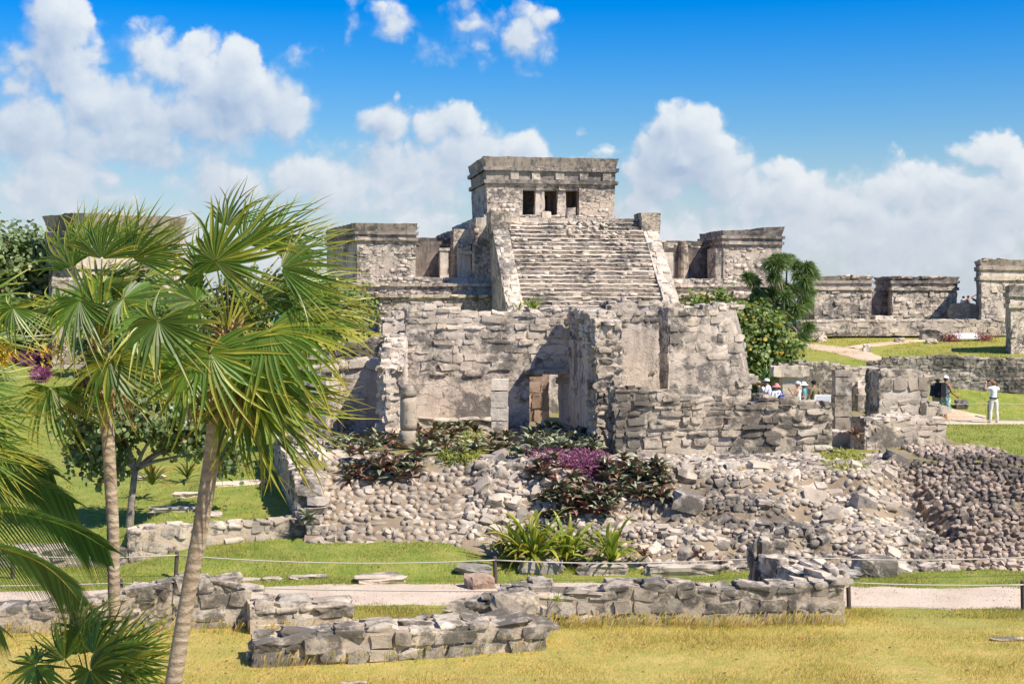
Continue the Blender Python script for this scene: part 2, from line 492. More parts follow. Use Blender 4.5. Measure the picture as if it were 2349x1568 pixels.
def ground_mat():
    m, t, bs, out = base_mat('lawn_earth')
    geo = t.node('ShaderNodeNewGeometry')
    P = geo.outputs['Position']
    sp = t.node('ShaderNodeSeparateXYZ'); t.put(sp.inputs[0], P)
    big = t.noise(P, .35, 5, .6, .3)
    med = t.noise(P, 2.2, 6, .65)
    fine = t.noise(P, 22, 6, .7)
    dry = t.ramp(t.math('ADD', sp.outputs[1], t.math('MULTIPLY', t.math('SUBTRACT', big, .5), 6.0)), 19.6, 22.6)   # dry lawn in front, greener beyond
    drier = t.mix(t.ramp(med, .35, .65), (.54, .41, .13), (.39, .35, .09))
    green = t.mix(t.ramp(med, .35, .68), (.19, .245, .045), (.31, .31, .075))
    c = t.mix(dry, drier, green)
    c = t.mix(t.math('MULTIPLY', t.ramp(big, .54, .72), .55), c, (.42, .31, .09))
    far = t.ramp(sp.outputs[1], 60, 74)
    c = t.mix(t.math('MULTIPLY', far, .5), c, (.42, .33, .085))
    c = t.mix(t.math('MULTIPLY', t.ramp(t.noise(P, .9, 7, .7, .4), .52, .68), .38), c, (.30, .24, .09))
    c = t.mix(t.math('MULTIPLY', t.ramp(fine, .5, .75), .45), c, (.14, .13, .03))
    t.put(bs.inputs['Base Color'], c)
    bs.inputs['Roughness'].default_value = .95
    bs.inputs['Specular IOR Level'].default_value = .1
    bp = t.node('ShaderNodeBump'); bp.inputs['Strength'].default_value = .8; bp.inputs['Distance'].default_value = .05
    t.put(bp.inputs['Height'], t.math('ADD', fine, med)); t.put(bs.inputs['Normal'], bp.outputs[0])
    return m
M_GROUND = ground_mat()

def path_mat(name, a, b, sc=6):
    m, t, bs, out = base_mat(name)
    geo = t.node('ShaderNodeNewGeometry')
    P = geo.outputs['Position']
    n = t.noise(P, sc * .2, 6, .65); f = t.noise(P, sc * 12, 4, .8); g = t.noise(P, sc * 3, 4, .7)
    c = t.mix(t.ramp(n, .35, .65), a, b)
    c = t.mix(t.math('MULTIPLY', t.ramp(f, .55, .75), .45), c, tuple(x * .55 for x in a))
    c = t.mix(t.math('MULTIPLY', t.ramp(g, .58, .72), .35), c, tuple(min(1, x * 1.25) for x in b))
    t.put(bs.inputs['Base Color'], c)
    bs.inputs['Roughness'].default_value = .95
    bp = t.node('ShaderNodeBump'); bp.inputs['Strength'].default_value = .7; bp.inputs['Distance'].default_value = .03
    t.put(bp.inputs['Height'], f); t.put(bs.inputs['Normal'], bp.outputs[0])
    return m
M_GRAVEL = path_mat('pale_gravel', (.58, .45, .335), (.68, .55, .42))
M_DIRT = path_mat('pink_dirt', (.56, .385, .25), (.64, .47, .33), 3)

# ------------------------------------------------------------------ setting
def build_ground():
    xs = np.concatenate([np.array([-3000, -900, -300, -120, -60]), np.arange(-40, -16, 1.0), np.arange(-16, 16, .2), np.arange(16, 41, 1.0), np.array([60, 120, 300, 900, 3000])])
    ys = np.concatenate([np.array([-60, -20, 0, 5, 10, 13]), np.arange(15, 30, .1), np.arange(30, 60, .5), np.arange(60, 122, 1.0)])
    vs = []
    for y in ys:
        for x in xs:
            vs.append((x, y, ground_z(x, y)))
    nx, ny = len(xs), len(ys)
    fs = [(j * nx + i, j * nx + i + 1, (j + 1) * nx + i + 1, (j + 1) * nx + i) for j in range(ny - 1) for i in range(nx - 1)]
    o = np_mesh('ground', vs, fs, M_GROUND, kind='structure', smooth=True)
    m, t, bs, out = base_mat('sea_water')
    geo = t.node('ShaderNodeNewGeometry')
    n = t.noise(geo.outputs['Position'], .4, 4, .6)
    bs.inputs['Base Color'].default_value = (.05, .30, .34, 1)
    bs.inputs['Roughness'].default_value = .25
    bp = t.node('ShaderNodeBump'); bp.inputs['Strength'].default_value = .5
    t.put(bp.inputs['Height'], n); t.put(bs.inputs['Normal'], bp.outputs[0])
    mb = MB()
    mb.add([(-5000, 90, -11.5), (5000, 90, -11.5), (5000, 5500, -11.5), (-5000, 5500, -11.5)], [(0, 1, 2, 3)])
    mb.build('sea', m, kind='structure')
build_ground()

def ribbon(name, pts, mat, lift=.012, kind='structure', seed=1.0):
    """pts: list of (x, y, half width); a sheet just above the ground with ragged edges"""
    P = []
    for a, b in zip(pts[:-1], pts[1:]):
        n = max(2, int(math.hypot(b[0] - a[0], b[1] - a[1]) / .25))
        P += [tuple(lerp(a[k], b[k], i / n) for k in range(3)) for i in range(n)]
    P.append(pts[-1])
    vs = []; nw = 12
    for k, (x, y, w) in enumerate(P):
        a = P[max(k - 1, 0)]; b = P[min(k + 1, len(P) - 1)]
        d = Vector((b[0] - a[0], b[1] - a[1], 0)).normalized(); s = Vector((d.y, -d.x, 0))
        wl = w * (1 + .14 * noise.noise(Vector((x * 1.1, y * 1.1, seed))) + .06 * noise.noise(Vector((x * 5, y * 5, seed))))
        wr = w * (1 + .14 * noise.noise(Vector((x * 1.1, y * 1.1, seed + 5))) + .06 * noise.noise(Vector((x * 5, y * 5, seed + 5))))
        for i in range(nw + 1):
            f = i / nw
            q = Vector((x, y, 0)) + s * lerp(-wl, wr, f)
            edge = min(1, min(f, 1 - f) * 6)
            vs.append((q.x, q.y, ground_z(q.x, q.y) + lift * edge - .002 * (1 - edge)))
    m_ = nw + 1
    fs = [(k * m_ + i, k * m_ + i + 1, (k + 1) * m_ + i + 1, (k + 1) * m_ + i) for k in range(len(P) - 1) for i in range(nw)]
    return np_mesh(name, vs, fs, mat, kind=kind, smooth=True)

ribbon('gravel_path', [(-12, 22.0, .84), (-7, 22.1, .84), (-3.5, 22.6, .85), (0, 22.75, .86), (4, 22.5, .86), (8, 22.45, .86), (14, 22.45, .86)], M_GRAVEL)
ribbon('visitor_path', [(9, 55.6, .75), (13, 55.9, .75), (18, 55.8, .75), (24, 55.4, .75), (32, 55, .8)], M_GRAVEL, lift=.03, seed=3)
ribbon('dirt_path', [(ax(1830, 69), 73.0, .7), (ax(1905, 70), 71.5, 1.0), (ax(1975, 67), 68.5, .9), (ax(2010, 65), 66.0, .7), (ax(2050, 63.5), 64.4, .55)], M_DIRT, lift=.04, seed=4)
ribbon('dirt_branch_path', [(ax(1950, 70), 70.5, .5), (ax(2010, 73), 73.0, .45), (ax(2100, 75), 75.0, .4), (ax(2160, 76), 76.3, .3)], M_DIRT, lift=.055, seed=6)
ribbon('dirt_verge', [(ax(2050, 57), 58.0, .3), (ax(2180, 57), 57.3, .7), (ax(2260, 57), 56.9, .45)], M_DIRT, lift=.035, seed=7)
# ------------------------------------------------------------------ stones
_FACES26 = None
def stone_geo(rounding, jit, seed):
    rr = random.Random(seed)
    idx = {}; vs = []
    for i in (-1, 0, 1):
        for j in (-1, 0, 1):
            for k in (-1, 0, 1):
                if (i, j, k) == (0, 0, 0): continue
                p = Vector((i, j, k))
                s = p.normalized() * 1.08
                q = p.lerp(s, rounding)
                q += Vector((rr.uniform(-1, 1), rr.uniform(-1, 1), rr.uniform(-1, 1))) * jit
                idx[(i, j, k)] = len(vs); vs.append(q * .5)
    fs = []
    for a in range(3):
        for sgn in (-1, 1):
            b, c = (a + 1) % 3, (a + 2) % 3
            for u in (-1, 0):
                for w in (-1, 0):
                    quad = []
                    for du, dw in ((0, 0), (1, 0), (1, 1), (0, 1)):
                        key = [0, 0, 0]; key[a] = sgn; key[b] = u + du; key[c] = w + dw
                        quad.append(idx[tuple(key)])
                    fs.append(quad if sgn > 0 else quad[::-1])
    return np.array([tuple(v) for v in vs], np.float32), np.array(fs, np.int32)

STONE_KINDS = {'block': (.18, .20), 'rough': (.50, .30), 'cobble': (.85, .18), 'slab': (.26, .22), 'tight': (.07, .16)}
STONE_LIB = {k: [stone_geo(r, j, 100 + 13 * i + n) for i in range(10)] for n, (k, (r, j)) in enumerate(STONE_KINDS.items())}
_stone_mesh = {}
def stone_data(kind, i, mat):
    key = (kind, i, mat.name)
    if key not in _stone_mesh:
        v, f = STONE_LIB[kind][i]
        me = bpy.data.meshes.new('stone')
        me.from_pydata(v.tolist(), [], f.tolist())
        me.materials.append(mat)
        me.polygons.foreach_set('use_smooth', [True] * len(me.polygons))
        me.update()
        if kind != 'cobble': me.set_sharp_from_angle(angle=rad(30 if kind in ('block', 'tight') else 42))
        _stone_mesh[key] = me
    return _stone_mesh[key]

class StoneSet:
    """stones of one thing: those that show largest become parts, the others one joined part"""
    def __init__(self, root, mat, limit=290, name='stone'):
        self.root = root; self.mat = mat; self.items = []; self.limit = limit; self.name = name
    def put(self, pos, axes, size, kind='block', wob=.05, mat=None):
        """axes: 3 unit vectors; size along them"""
        R = Matrix((axes[0], axes[1], axes[2])).transposed()
        R = R @ Euler((RND.gauss(0, wob), RND.gauss(0, wob), RND.gauss(0, wob))).to_matrix()
        # a stone may lie any way up: keeps repeats from showing
        self.items.append((Vector(pos), R, tuple(size), kind, RND.randrange(10), mat or self.mat))
    def finish(self):
        def show(it):
            p, R, s, *_ = it
            d = max(1.0, p.y)
            a = sorted(s)
            seen = 1.0 if abs(p.x / d) < .372 and -.29 < (p.z - CAM_Z) / d < .23 else .05
            return a[2] * a[1] / (d * d) * seen
        items = sorted(self.items, key=show, reverse=True)
        big, rest = items[:self.limit], items[self.limit:]
        off = Vector(self.root.location)
        for p, R, s, kind, i, mat in big:
            o = bpy.data.objects.new(self.name, stone_data(kind, i, mat))
            o.matrix_basis = Matrix.LocRotScale(p - off, R.to_quaternion(), s)
            o.parent = self.root
            COL.objects.link(o)
        if rest:
            V = []; F = []; A = []; n = 0
            for p, R, s, kind, i, mat in rest:
                v, f = STONE_LIB[kind][i]
                M = np.array(R, np.float32) * np.array(s, np.float32)[None, :]
                V.append(v @ M.T + np.array(p, np.float32)); F.append(f + n); n += len(v)
                A.append(np.full(len(v), RND.random(), np.float32))
            np_mesh('small_stones', np.concatenate(V), np.concatenate(F), self.mat, self.root, 'stuff', {'rnd': np.concatenate(A)})

def face_stones(ss, o, t, n, L, zb, zt, hr, lr, depth=.22, proud=.03, kind='block', keep=1.0, gap=.011, hole=None, wob=.035, mask=None, mat=None):
    """courses of stones over an upright face: o origin (Vector, z used as datum), t along, n outward; zb, zt functions of s"""
    t = Vector(t).normalized(); n = Vector(n).normalized(); up = Vector((0, 0, 1))
    zmin = min(zb(L * i / 20) for i in range(21)); zmax = max(zt(L * i / 20) for i in range(21))
    z = zmin
    while z < zmax - hr[0] * .35:
        h = RND.uniform(*hr) * RND.choice((.75, 1, 1, 1.15))
        s = -RND.random() * lr[0]
        while s < L:
            l = RND.uniform(*lr) * (1.0 if RND.random() > .22 else .55)
            a = max(0.0, s); b = min(L, s + l)
            s += l
            if b - a < lr[0] * .3: continue
            c = (a + b) / 2
            top = zt(c); bot = zb(c)
            hh = min(h, top - z + .02)
            if hh < h * .35 or z + h * .5 < bot: continue
            if hole and hole(c, z + hh / 2): continue
            k = keep if mask is None else mask(c, z + hh / 2)
            if RND.random() > k: continue
            pr = proud * RND.choice((.1, .35, .5, .7, 1.0, 1.5))
            pos = Vector((o.x, o.y, z + hh / 2 + RND.gauss(0, .014))) + t * c + n * (pr - depth / 2)
            ss.put(pos, (t, -n, up), ((b - a) - gap * RND.uniform(.4, 2.2), depth, (hh - gap * RND.uniform(.4, 2.0)) * RND.choice((.86, 1, 1, 1.08))), kind if RND.random() > .18 or kind == 'tight' else 'rough', wob, mat)
        z += h

def core_slab(mb, p0, t, n, s0, s1, thick, zb, zt, res=.22, amp=.025, seed=0.0):
    """one upright slab of walling from s0 to s1 with uneven top"""
    ns = max(1, int(round((s1 - s0) / res)))
    hmax = max(zt(lerp(s0, s1, i / ns)) - zb(lerp(s0, s1, i / ns)) for i in range(ns + 1))
    nz = max(1, int(round(hmax / res))); nt = max(1, int(round(thick / res)))
    bm = bmesh.new()
    def P(i, j, k):
        s = lerp(s0, s1, i / ns); b = zb(s); e = zt(s)
        q = Vector((p0.x, p0.y, 0)) + t * s - n * (thick * k / nt)
        q.z = lerp(b, e, j / nz)
        d = noise.noise_vector(q * 1.9 + Vector((seed, 0, 0))) + .6 * noise.noise_vector(q * 5.1)
        q += d * amp
        return q
    cache = {}
    def V(i, j, k):
        if (i, j, k) not in cache: cache[(i, j, k)] = bm.verts.new(P(i, j, k))
        return cache[(i, j, k)]
    def quad(a, b, c, d):
        try: bm.faces.new((V(*a), V(*b), V(*c), V(*d)))
        except ValueError: pass
    for i in range(ns):
        for j in range(nz):
            quad((i, j, 0), (i + 1, j, 0), (i + 1, j + 1, 0), (i, j + 1, 0))
            quad((i + 1, j, nt), (i, j, nt), (i, j + 1, nt), (i + 1, j + 1, nt))
    for k in range(nt):
        for j in range(nz):
            quad((0, j, k + 1), (0, j, k), (0, j + 1, k), (0, j + 1, k + 1))
            quad((ns, j, k), (ns, j, k + 1), (ns, j + 1, k + 1), (ns, j + 1, k))
        for i in range(ns):
            quad((i, nz, k), (i + 1, nz, k), (i + 1, nz, k + 1), (i, nz, k + 1))
            quad((i, 0, k + 1), (i + 1, 0, k + 1), (i + 1, 0, k), (i, 0, k))
    bm.verts.index_update()
    mb.add([v.co for v in bm.verts], [[v.index for v in f.verts] for f in bm.faces])
    bm.free()

def wall(name, label, cat, p0, p1, thick, base, prof, hr=(.12, .2), lr=(.2, .45), mat=None, core=None, keep=1.0, mask=None, doors=(), caps=True,
         group=None, proud=.022, kind='block', ends=(True, True), amp=.03, capsize=(.12, .3), back=False, depth=.22, rough_top=.05, capkind='slab'):
    """a ruined wall from p0 to p1 (front foot, left to right); prof: [(fraction, top height)]"""
    mat = mat or M_STONE; core = core or M_MORTAR
    p0 = Vector((p0[0], p0[1], 0)); p1 = Vector((p1[0], p1[1], 0))
    L = (p1 - p0).length; t = (p1 - p0) / L; n = Vector((t.y, -t.x, 0))
    fx = [f * L for f, _ in prof]; fz = [z for _, z in prof]
    sd = RND.random() * 50
    def zt(s): return interp(s, fx, fz) + rough_top * noise.noise(Vector((s * 2.3, sd, 0))) + rough_top * .5 * noise.noise(Vector((s * 6.1, sd, 4)))
    zb = base if callable(base) else (lambda s: base)
    root = thing(name, label, cat, (p0 + p1) / 2 + Vector((0, 0, zb(L / 2))), group)
    mb = MB()
    segs = []; s = 0.0
    for (a, b, top) in sorted(doors):
        if a > s: segs.append((s, a, None))
        segs.append((a, b, top)); s = b
    if s < L: segs.append((s, L, None))
    pc = p0 - n * .006
    for (a, b, top) in segs:
        core_slab(mb, pc, t, n, a, b, thick - .03, (lambda s_: zb(s_) - .15) if top is None else (lambda s_, q=top: q), zt, amp=amp, seed=sd)
    mb.build('wall_core', core, root)
    ss = StoneSet(root, mat)
    hole = (lambda s_, z: any(a - .04 < s_ < b + .04 and z < top for a, b, top in doors)) if doors else None
    face_stones(ss, p0, t, n, L, zb, lambda s_: zt(s_), hr, lr, depth, proud, kind, keep, hole=hole, mask=mask)
    if back: face_stones(ss, p1 - n * thick, -t, -n, L, lambda s_: zb(L - s_), lambda s_: zt(L - s_), hr, lr, depth, proud, kind, keep * .8)
    if ends[0]:
        face_stones(ss, p0 - n * thick, n, -t, thick, lambda s_: zb(0), lambda s_: zt(0), hr, (lr[0] * .8, lr[1] * .8), depth, proud, kind, min(1, keep + .2))
    if ends[1]:
        face_stones(ss, p1, -n, t, thick, lambda s_: zb(L), lambda s_: zt(L), hr, (lr[0] * .8, lr[1] * .8), depth, proud, kind, min(1, keep + .2))
    if caps:
        s = 0.0
        while s < L:
            l = RND.uniform(lr[0] * .8, lr[1])
            d = 0.0
            while d < thick - .03:
                w = min(RND.uniform(.14, .34), thick - d + .02)
                c = min(s + l / 2, L - .02)
                h = RND.uniform(*capsize) * .6
                pos = p0 + t * (c + RND.gauss(0, .03)) - n * (d + w / 2 - .02)
                pos.z = zt(c) + h * RND.uniform(-.38, .10)
                ss.put(pos, (t, -n, Vector((0, 0, 1))), (l * RND.uniform(.8, 1.02), w * RND.uniform(.85, 1.05), h), capkind if RND.random() > .3 else 'rough', .10)
                d += w
            s += l
    ss.finish()
    return root

def rock(name, label, loc, size, mat, seed, rot=0.0, cat='rock', group=None, flat=0.0, sub=2, sink=.2):
    bm = bmesh.new()
    bmesh.ops.create_cube(bm, size=1.0)
    bmesh.ops.subdivide_edges(bm, edges=bm.edges, cuts=3, use_grid_fill=True)
    for v in bm.verts:
        p = v.co * 2
        q = p.lerp(p.normalized() * 1.1, .5)
        q += noise.noise_vector(q * 1.1 + Vector((seed * 3.7, seed, 0))) * .38 + noise.noise_vector(q * 2.8 + Vector((seed, 0, 0))) * .12
        if flat and q.z > flat: q.z = flat + (q.z - flat) * .15
        v.co = Vector((q.x * size[0] / 2, q.y * size[1] / 2, q.z * size[2] / 2 + size[2] * (.5 - sink)))
    me = bpy.data.meshes.new(name)
    bm.to_mesh(me); bm.free()
    me.materials.append(mat)
    o = bpy.data.objects.new(name, me)
    o.location = loc; o.rotation_euler = (0, 0, rot)
    COL.objects.link(o)
    return tag(o, label, cat, group)

# ------------------------------------------------------------------ the great temple on its stair (far)
TC, TS = math.cos(rad(10)), math.sin(rad(10))
def TL(a, b, z=0.0): return Vector((-1.44 + a * TC - b * TS, 83 + a * TS + b * TC, z))
TA, TB = Vector((TC, TS, 0)), Vector((-TS, TC, 0))

def build_temple():
    root = thing('stepped_temple', 'largest grey stone temple with a wide stair, three dark doorways and side wings', 'temple', TL(4.4, 0, 3.3))
    ss = StoneSet(root, M_CASTLES, 290)
    def box(name, a0, a1, b0, b1, z0, z1, flare=0.0, mat=M_CASTLE, res=.5, amp=.05, fl=None, seed=0, parent=None, spl=0.0):
        f = fl or (flare, flare, flare, flare)   # left, right, front, back outward shift at the top
        mb = MB()
        mb.hull([TL(a0, b0, z0), TL(a1, b0, z0), TL(a1, b1, z0), TL(a0 - spl, b1, z0)],
                [TL(a0 - f[0], b0 - f[2], z1), TL(a1 + f[1], b0 - f[2], z1), TL(a1 + f[1], b1 + f[3], z1), TL(a0 - f[0] - spl, b1 + f[3], z1)], res, amp, seed=seed)
        return mb.build(name, mat, parent or root)
    def courses(a0, a1, b, z0, z1, hr=(.16, .28), lr=(.25, .6), keep=.6, proud=.05, kind='block'):
        face_stones(ss, TL(a0, b), TA, -TB, a1 - a0, lambda s: z0, lambda s: z1, hr, lr, .25, proud * .22, 'tight', keep * .6, wob=.012)
    def side_courses(b0, b1, a, z0, z1, keep=.5):
        face_stones(ss, TL(a, b1), -TB, -TA, b1 - b0, lambda s: z0, lambda s: z1, (.18, .3), (.3, .6), .25, .012, 'tight', keep * .6, wob=.012)
    # terraces
    box('lower_terrace', -6.6, 17.6, -3.6, 9, 2.0, 5.02, -.05)
    box('lower_ledge', -6.75, 17.75, -3.75, 9, 5.02, 5.20, .02, amp=.03)
    box('middle_terrace', -7.8, 18.0, -2.1, 9, 2.0, 5.66, -.03)
    box('middle_ledge', -7.95, 18.1, -2.25, 9, 5.66, 5.84, .02, amp=.03)
    box('upper_terrace', -7.7, 17.9, -1.1, 9, 5.0, 6.18, -.02)
    courses(-6.6, -.4, -3.62, 2.2, 5.0, keep=.75); courses(9.2, 17.6, -3.62, 2.2, 5.0, keep=.75)
    courses(-6.7, -.4, -3.78, 5.02, 5.2, (.17, .18), (.4, .9), 1, .04, 'slab'); courses(9.2, 17.6, -3.78, 5.02, 5.2, (.17, .18), (.4, .9), 1, .04, 'slab')
    courses(-7.8, -.4, -2.12, 5.2, 5.66, keep=.8); courses(9.2, 18, -2.12, 5.2, 5.66, keep=.8)
    courses(-7.9, -.4, -2.27, 5.66, 5.84, (.17, .18), (.4, .9), .95, .05, 'slab'); courses(9.2, 18, -2.27, 5.66, 5.84, (.17, .18), (.4, .9), .95, .05, 'slab')
    courses(-7.7, -.4, -1.12, 5.85, 6.18, keep=.75); courses(9.2, 17.9, -1.12, 5.85, 6.18, keep=.75)
    # pyramid body under the temple
    box('pyramid_body', -1.0, 8.7, -1.6, 9.0, 5.5, 9.62, -.10, amp=.06, seed=3)
    box('pyramid_shoulder', -2.0, 9.4, .4, 9.5, 5.5, 9.05, -.10, amp=.06, seed=5)
    side_courses(-1.6, 5, -1.0, 6.2, 9.5, .5)
    face_stones(ss, TL(-1.95, 9), -TB, -TA, 8.4, lambda s: 6.2, lambda s: 9.0, (.2, .3), (.3, .6), .25, .05, 'block', .4)
    # landing and stair
    zt, zb, bt, bb = 9.52, 3.2, -3.4, -9.6
    box('stair_landing', -.1, 9.0, bt, -1.2, 6, zt, 0, amp=.03)
    N = 27
    for i in range(N):
        z1 = zt - (i + 1) * (zt - zb) / N
        b0 = bt - (i + 1) * (bt - bb) / N
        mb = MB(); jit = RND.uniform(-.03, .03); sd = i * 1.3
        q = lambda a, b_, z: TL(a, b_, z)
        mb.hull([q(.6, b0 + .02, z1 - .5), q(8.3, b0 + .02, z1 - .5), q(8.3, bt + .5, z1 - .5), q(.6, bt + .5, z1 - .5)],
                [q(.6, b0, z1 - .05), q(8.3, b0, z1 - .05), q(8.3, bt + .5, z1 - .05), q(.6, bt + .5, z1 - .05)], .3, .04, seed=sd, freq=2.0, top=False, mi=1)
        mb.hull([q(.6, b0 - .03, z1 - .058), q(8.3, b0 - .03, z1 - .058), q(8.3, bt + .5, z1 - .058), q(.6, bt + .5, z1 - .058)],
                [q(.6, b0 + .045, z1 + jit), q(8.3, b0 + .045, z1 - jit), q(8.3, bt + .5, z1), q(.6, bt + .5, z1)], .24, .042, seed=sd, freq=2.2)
        mb.build('step', [M_CASTLES, M_STAIR], root)  # nosing in the lighter stone, riser in the painted-shade tone
        a = .6
        while a < 8.3:
            l = RND.uniform(.25, .62)
            worn = 3.6 < a < 6.6 and i < 4
            if RND.random() < .42:
                h = RND.uniform(.12, .2)
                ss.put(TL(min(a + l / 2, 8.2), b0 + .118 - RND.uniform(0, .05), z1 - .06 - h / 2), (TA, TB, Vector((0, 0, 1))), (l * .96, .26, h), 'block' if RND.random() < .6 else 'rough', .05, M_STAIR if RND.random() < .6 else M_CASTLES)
            if worn:
                for k in range(3):
                    ss.put(TL(a + RND.random() * l, b0 + RND.uniform(-.05, .2), z1 + RND.uniform(-.2, .06)), (TA, TB, Vector((0, 0, 1))), (RND.uniform(.1, .25),) * 3, 'rough', .5)
            a += l
    # balustrades: sloping sides with blocks at their heads
    for (a0, a1, nm) in ((-.35, .62, 'l'), (8.28, 9.2, 'r')):
        mb = MB()
        n = 14
        for k in range(n):
            f0, f1 = k / n, (k + 1) / n
            b0, b1 = lerp(bt, bb - .15, f0), lerp(bt, bb - .15, f1)
            z0, z1 = lerp(zt - .18, zb + .12, f0), lerp(zt - .18, zb + .12, f1)
            mb.hull([TL(a0, b1, 2.6), TL(a1, b1, 2.6), TL(a1, b0, 2.6), TL(a0, b0, 2.6)], [TL(a0 + .03, b1, z1), TL(a1 - .03, b1, z1), TL(a1 - .03, b0, z0), TL(a0 + .03, b0, z0)], .35, .04, seed=2)
        mb.build('balustrade', M_CASTLES, root)
        box('balustrade_head', a0 - .04, a1 + .04, bt - .55, bt + .9, zt - 1.15, zt + .30, .02, M_CASTLE, .3, .04, fl=(.08, .08, .14, .0))
        for k in range(60):
            f = RND.random()
            b_ = lerp(bt - .6, bb, f); z_ = lerp(zt - .2 - .45, zb + .14, (b_ - bt) / (bb - bt) if bb != bt else 0)
            z_ = lerp(zt - .18, zb + .12, (b_ - bt) / (bb - .15 - bt))
            sl = Vector((TB.x, TB.y, 0)) * -.70 + Vector((0, 0, -.71))
            nn = (TA.cross(sl)).normalized()
            ss.put(TL(RND.uniform(a0 + .2, a1 - .2), b_, z_ - .05), (TA, sl, nn), (RND.uniform(.25, .5), RND.uniform(.2, .45), .16), 'slab', .05)
    # sanctuary
    fz = 9.86
    box('sanctuary_plinth', -.25, 7.85, -.35, 6.6, 9.4, fz, 0, amp=.03)
    courses(-.2, 7.8, -.38, 9.55, fz, (.2, .28), (.3, .6), .8)
    dz = 11.36
    doors = [(2.09, 2.88), (3.42, 4.20), (4.72, 5.48)]
    def pier(a0, a1, z0=fz, z1=11.72, b1=.7, name='front_wall', mat=M_CASTLE, fl=None):
        return box(name, a0, a1, 0, b1, z0, z1, 0, mat, .4, .025, fl=fl or (0, 0, 0, 0))
    pier(0, 2.09, fl=(.06, 0, .05, 0)); pier(5.48, 7.6, fl=(0, .06, .05, 0))
    box('door_lintel', 1.85, 5.75, .10, .7, dz, 11.56, 0, M_CASTLES, .4, .03)
    box('lintel_panel', 1.75, 5.85, -.02, .7, 11.562, 11.80, 0, M_CASTLES, .4, .03)
    for (a0, a1) in ((2.88, 3.42), (4.20, 4.72)):
        mb = MB(); c = (a0 + a1) / 2
        mb.hull([TL(a0 - .02, .08, fz), TL(a1 + .02, .08, fz), TL(a1 + .02, .6, fz), TL(a0 - .02, .6, fz)], [TL(a0 + .02, .10, 11.36), TL(a1 - .02, .10, 11.36), TL(a1 - .02, .6, 11.36), TL(a0 + .02, .6, 11.36)], .14, .03)
        col = mb.build('doorway_pier', M_CASTLES, root)
        mb = MB()
        mb.hull([TL(a0 + .06, -.06, 11.37), TL(a1 - .06, -.06, 11.37), TL(a1 - .06, .3, 11.37), TL(a0 + .06, .3, 11.37)], [TL(a0, -.10, 11.78), TL(a1, -.10, 11.78), TL(a1, .3, 11.78), TL(a0, .3, 11.78)], .12, .05, 3)
        mb.build('carved_capital', M_CASTLES, root)
    box('side_wall', 0, .65, .71, 6.0, fz, 11.72, 0, fl=(.06, 0, 0, 0)); box('side_wall', 6.95, 7.6, .71, 6.0, fz, 11.72, 0, fl=(0, .06, 0, 0))
    box('rear_wall', .66, 6.94, 5.4, 6.0, fz, 11.72)
    box('inner_wall', .66, 3.4, 2.2, 2.7, fz, 11.7, 0, M_SOOTSHADE); box('inner_wall', 4.0, 6.94, 2.2, 2.7, fz, 11.7, 0, M_SOOTSHADE); box('inner_lintel', 3.41, 3.99, 2.2, 2.7, 11.2, 11.7)  # darkness of the rooms painted into the wall colour
    # upper facade: moulding, frieze, moulding, flaring parapet
    box('lower_moulding', -.20, 7.80, -.20, 6.2, 11.72, 11.93, .03, M_CASTLETOP, amp=.03, res=.3)
    box('frieze', -.06, 7.66, -.06, 6.06, 11.93, 12.46, .02, M_CASTLETOP, amp=.035, res=.3)
    for a in (1.35, 2.6, 4.05, 5.5, 6.9): box('frieze_block', a, a + .5, -.16, .2, 11.96, 12.44, .0, M_CASTLES, .25, .04)
    box('upper_moulding', -.24, 7.84, -.24, 6.24, 12.46, 12.68, .03, M_CASTLETOP, amp=.035, res=.3)
    box('parapet', -.10, 7.70, -.10, 6.1, 12.68, 13.26, .0, M_CASTLETOP, amp=.04, res=.3, fl=(.16, .16, .16, .1))
    courses(-.1, 7.7, -.16, 11.74, 11.92, (.16, .18), (.3, .8), .7, .04, 'slab')
    courses(-.2, 7.8, -.24, 12.47, 12.67, (.18, .2), (.3, .8), .7, .04, 'slab')
    courses(.0, 2.0, -.02, fz, 11.6, (.15, .24), (.2, .45), .72); courses(5.6, 7.5, -.02, fz, 11.6, (.15, .24), (.25, .5), .5)
    side_courses(.2, 5.9, -.03, fz, 11.6, .45)
    for a in (3.1, 4.6): box('altar_block', a - .15, a + .35, -1.6, -1.1, 9.5, 10.0 + (a > 4) * .25, 0, M_CASTLES, .2, .06)
    # wings: solid end rooms and open porticoes with round piers
    def wing(a0, a1, pa0, pa1, top, left):
        wz = 6.18; D = 7.5 if left else 4.0; sp = 1.35 if left else 0.0
        box('wing_room', a0, a1, -.5, D, wz, top - .95, 0, seed=a0, spl=sp)
        box('wing_moulding', a0 - .12, a1 + .10, -.64, D + .1, top - .95, top - .78, .02, amp=.03, res=.3, spl=sp, mat=M_CASTLETOP)
        box('wing_frieze', a0 - .03, a1 + .03, -.53, D, top - .78, top - .60, 0, amp=.03, res=.3, spl=sp, mat=M_CASTLETOP)
        box('wing_cornice', a0 - .14, a1 + .14, -.66, D + .1, top - .60, top - .42, .03, amp=.03, res=.3, spl=sp, mat=M_CASTLETOP)
        if left: box('wing_parapet', a0, a1, -.52, D, top - .42, top + .05, 0, amp=.05, res=.3, fl=(.12, .08, .16, 0), spl=sp, mat=M_CASTLETOP)
        else:
            box('wing_parapet', a0, a1 - 1.2, -.52, D, top - .42, top - .10, 0, amp=.06, res=.3, fl=(.05, 0, .12, 0), spl=sp, mat=M_CASTLETOP)
            box('wing_parapet', a1 - 1.2, a1, -.52, D, top - .42, top + .10, 0, amp=.05, res=.3, fl=(0, .16, .16, 0), spl=sp, mat=M_CASTLETOP)
        courses(a0 + .1, a1, -.52, wz, top - 1.0, (.16, .26), (.25, .5), .55, .04)
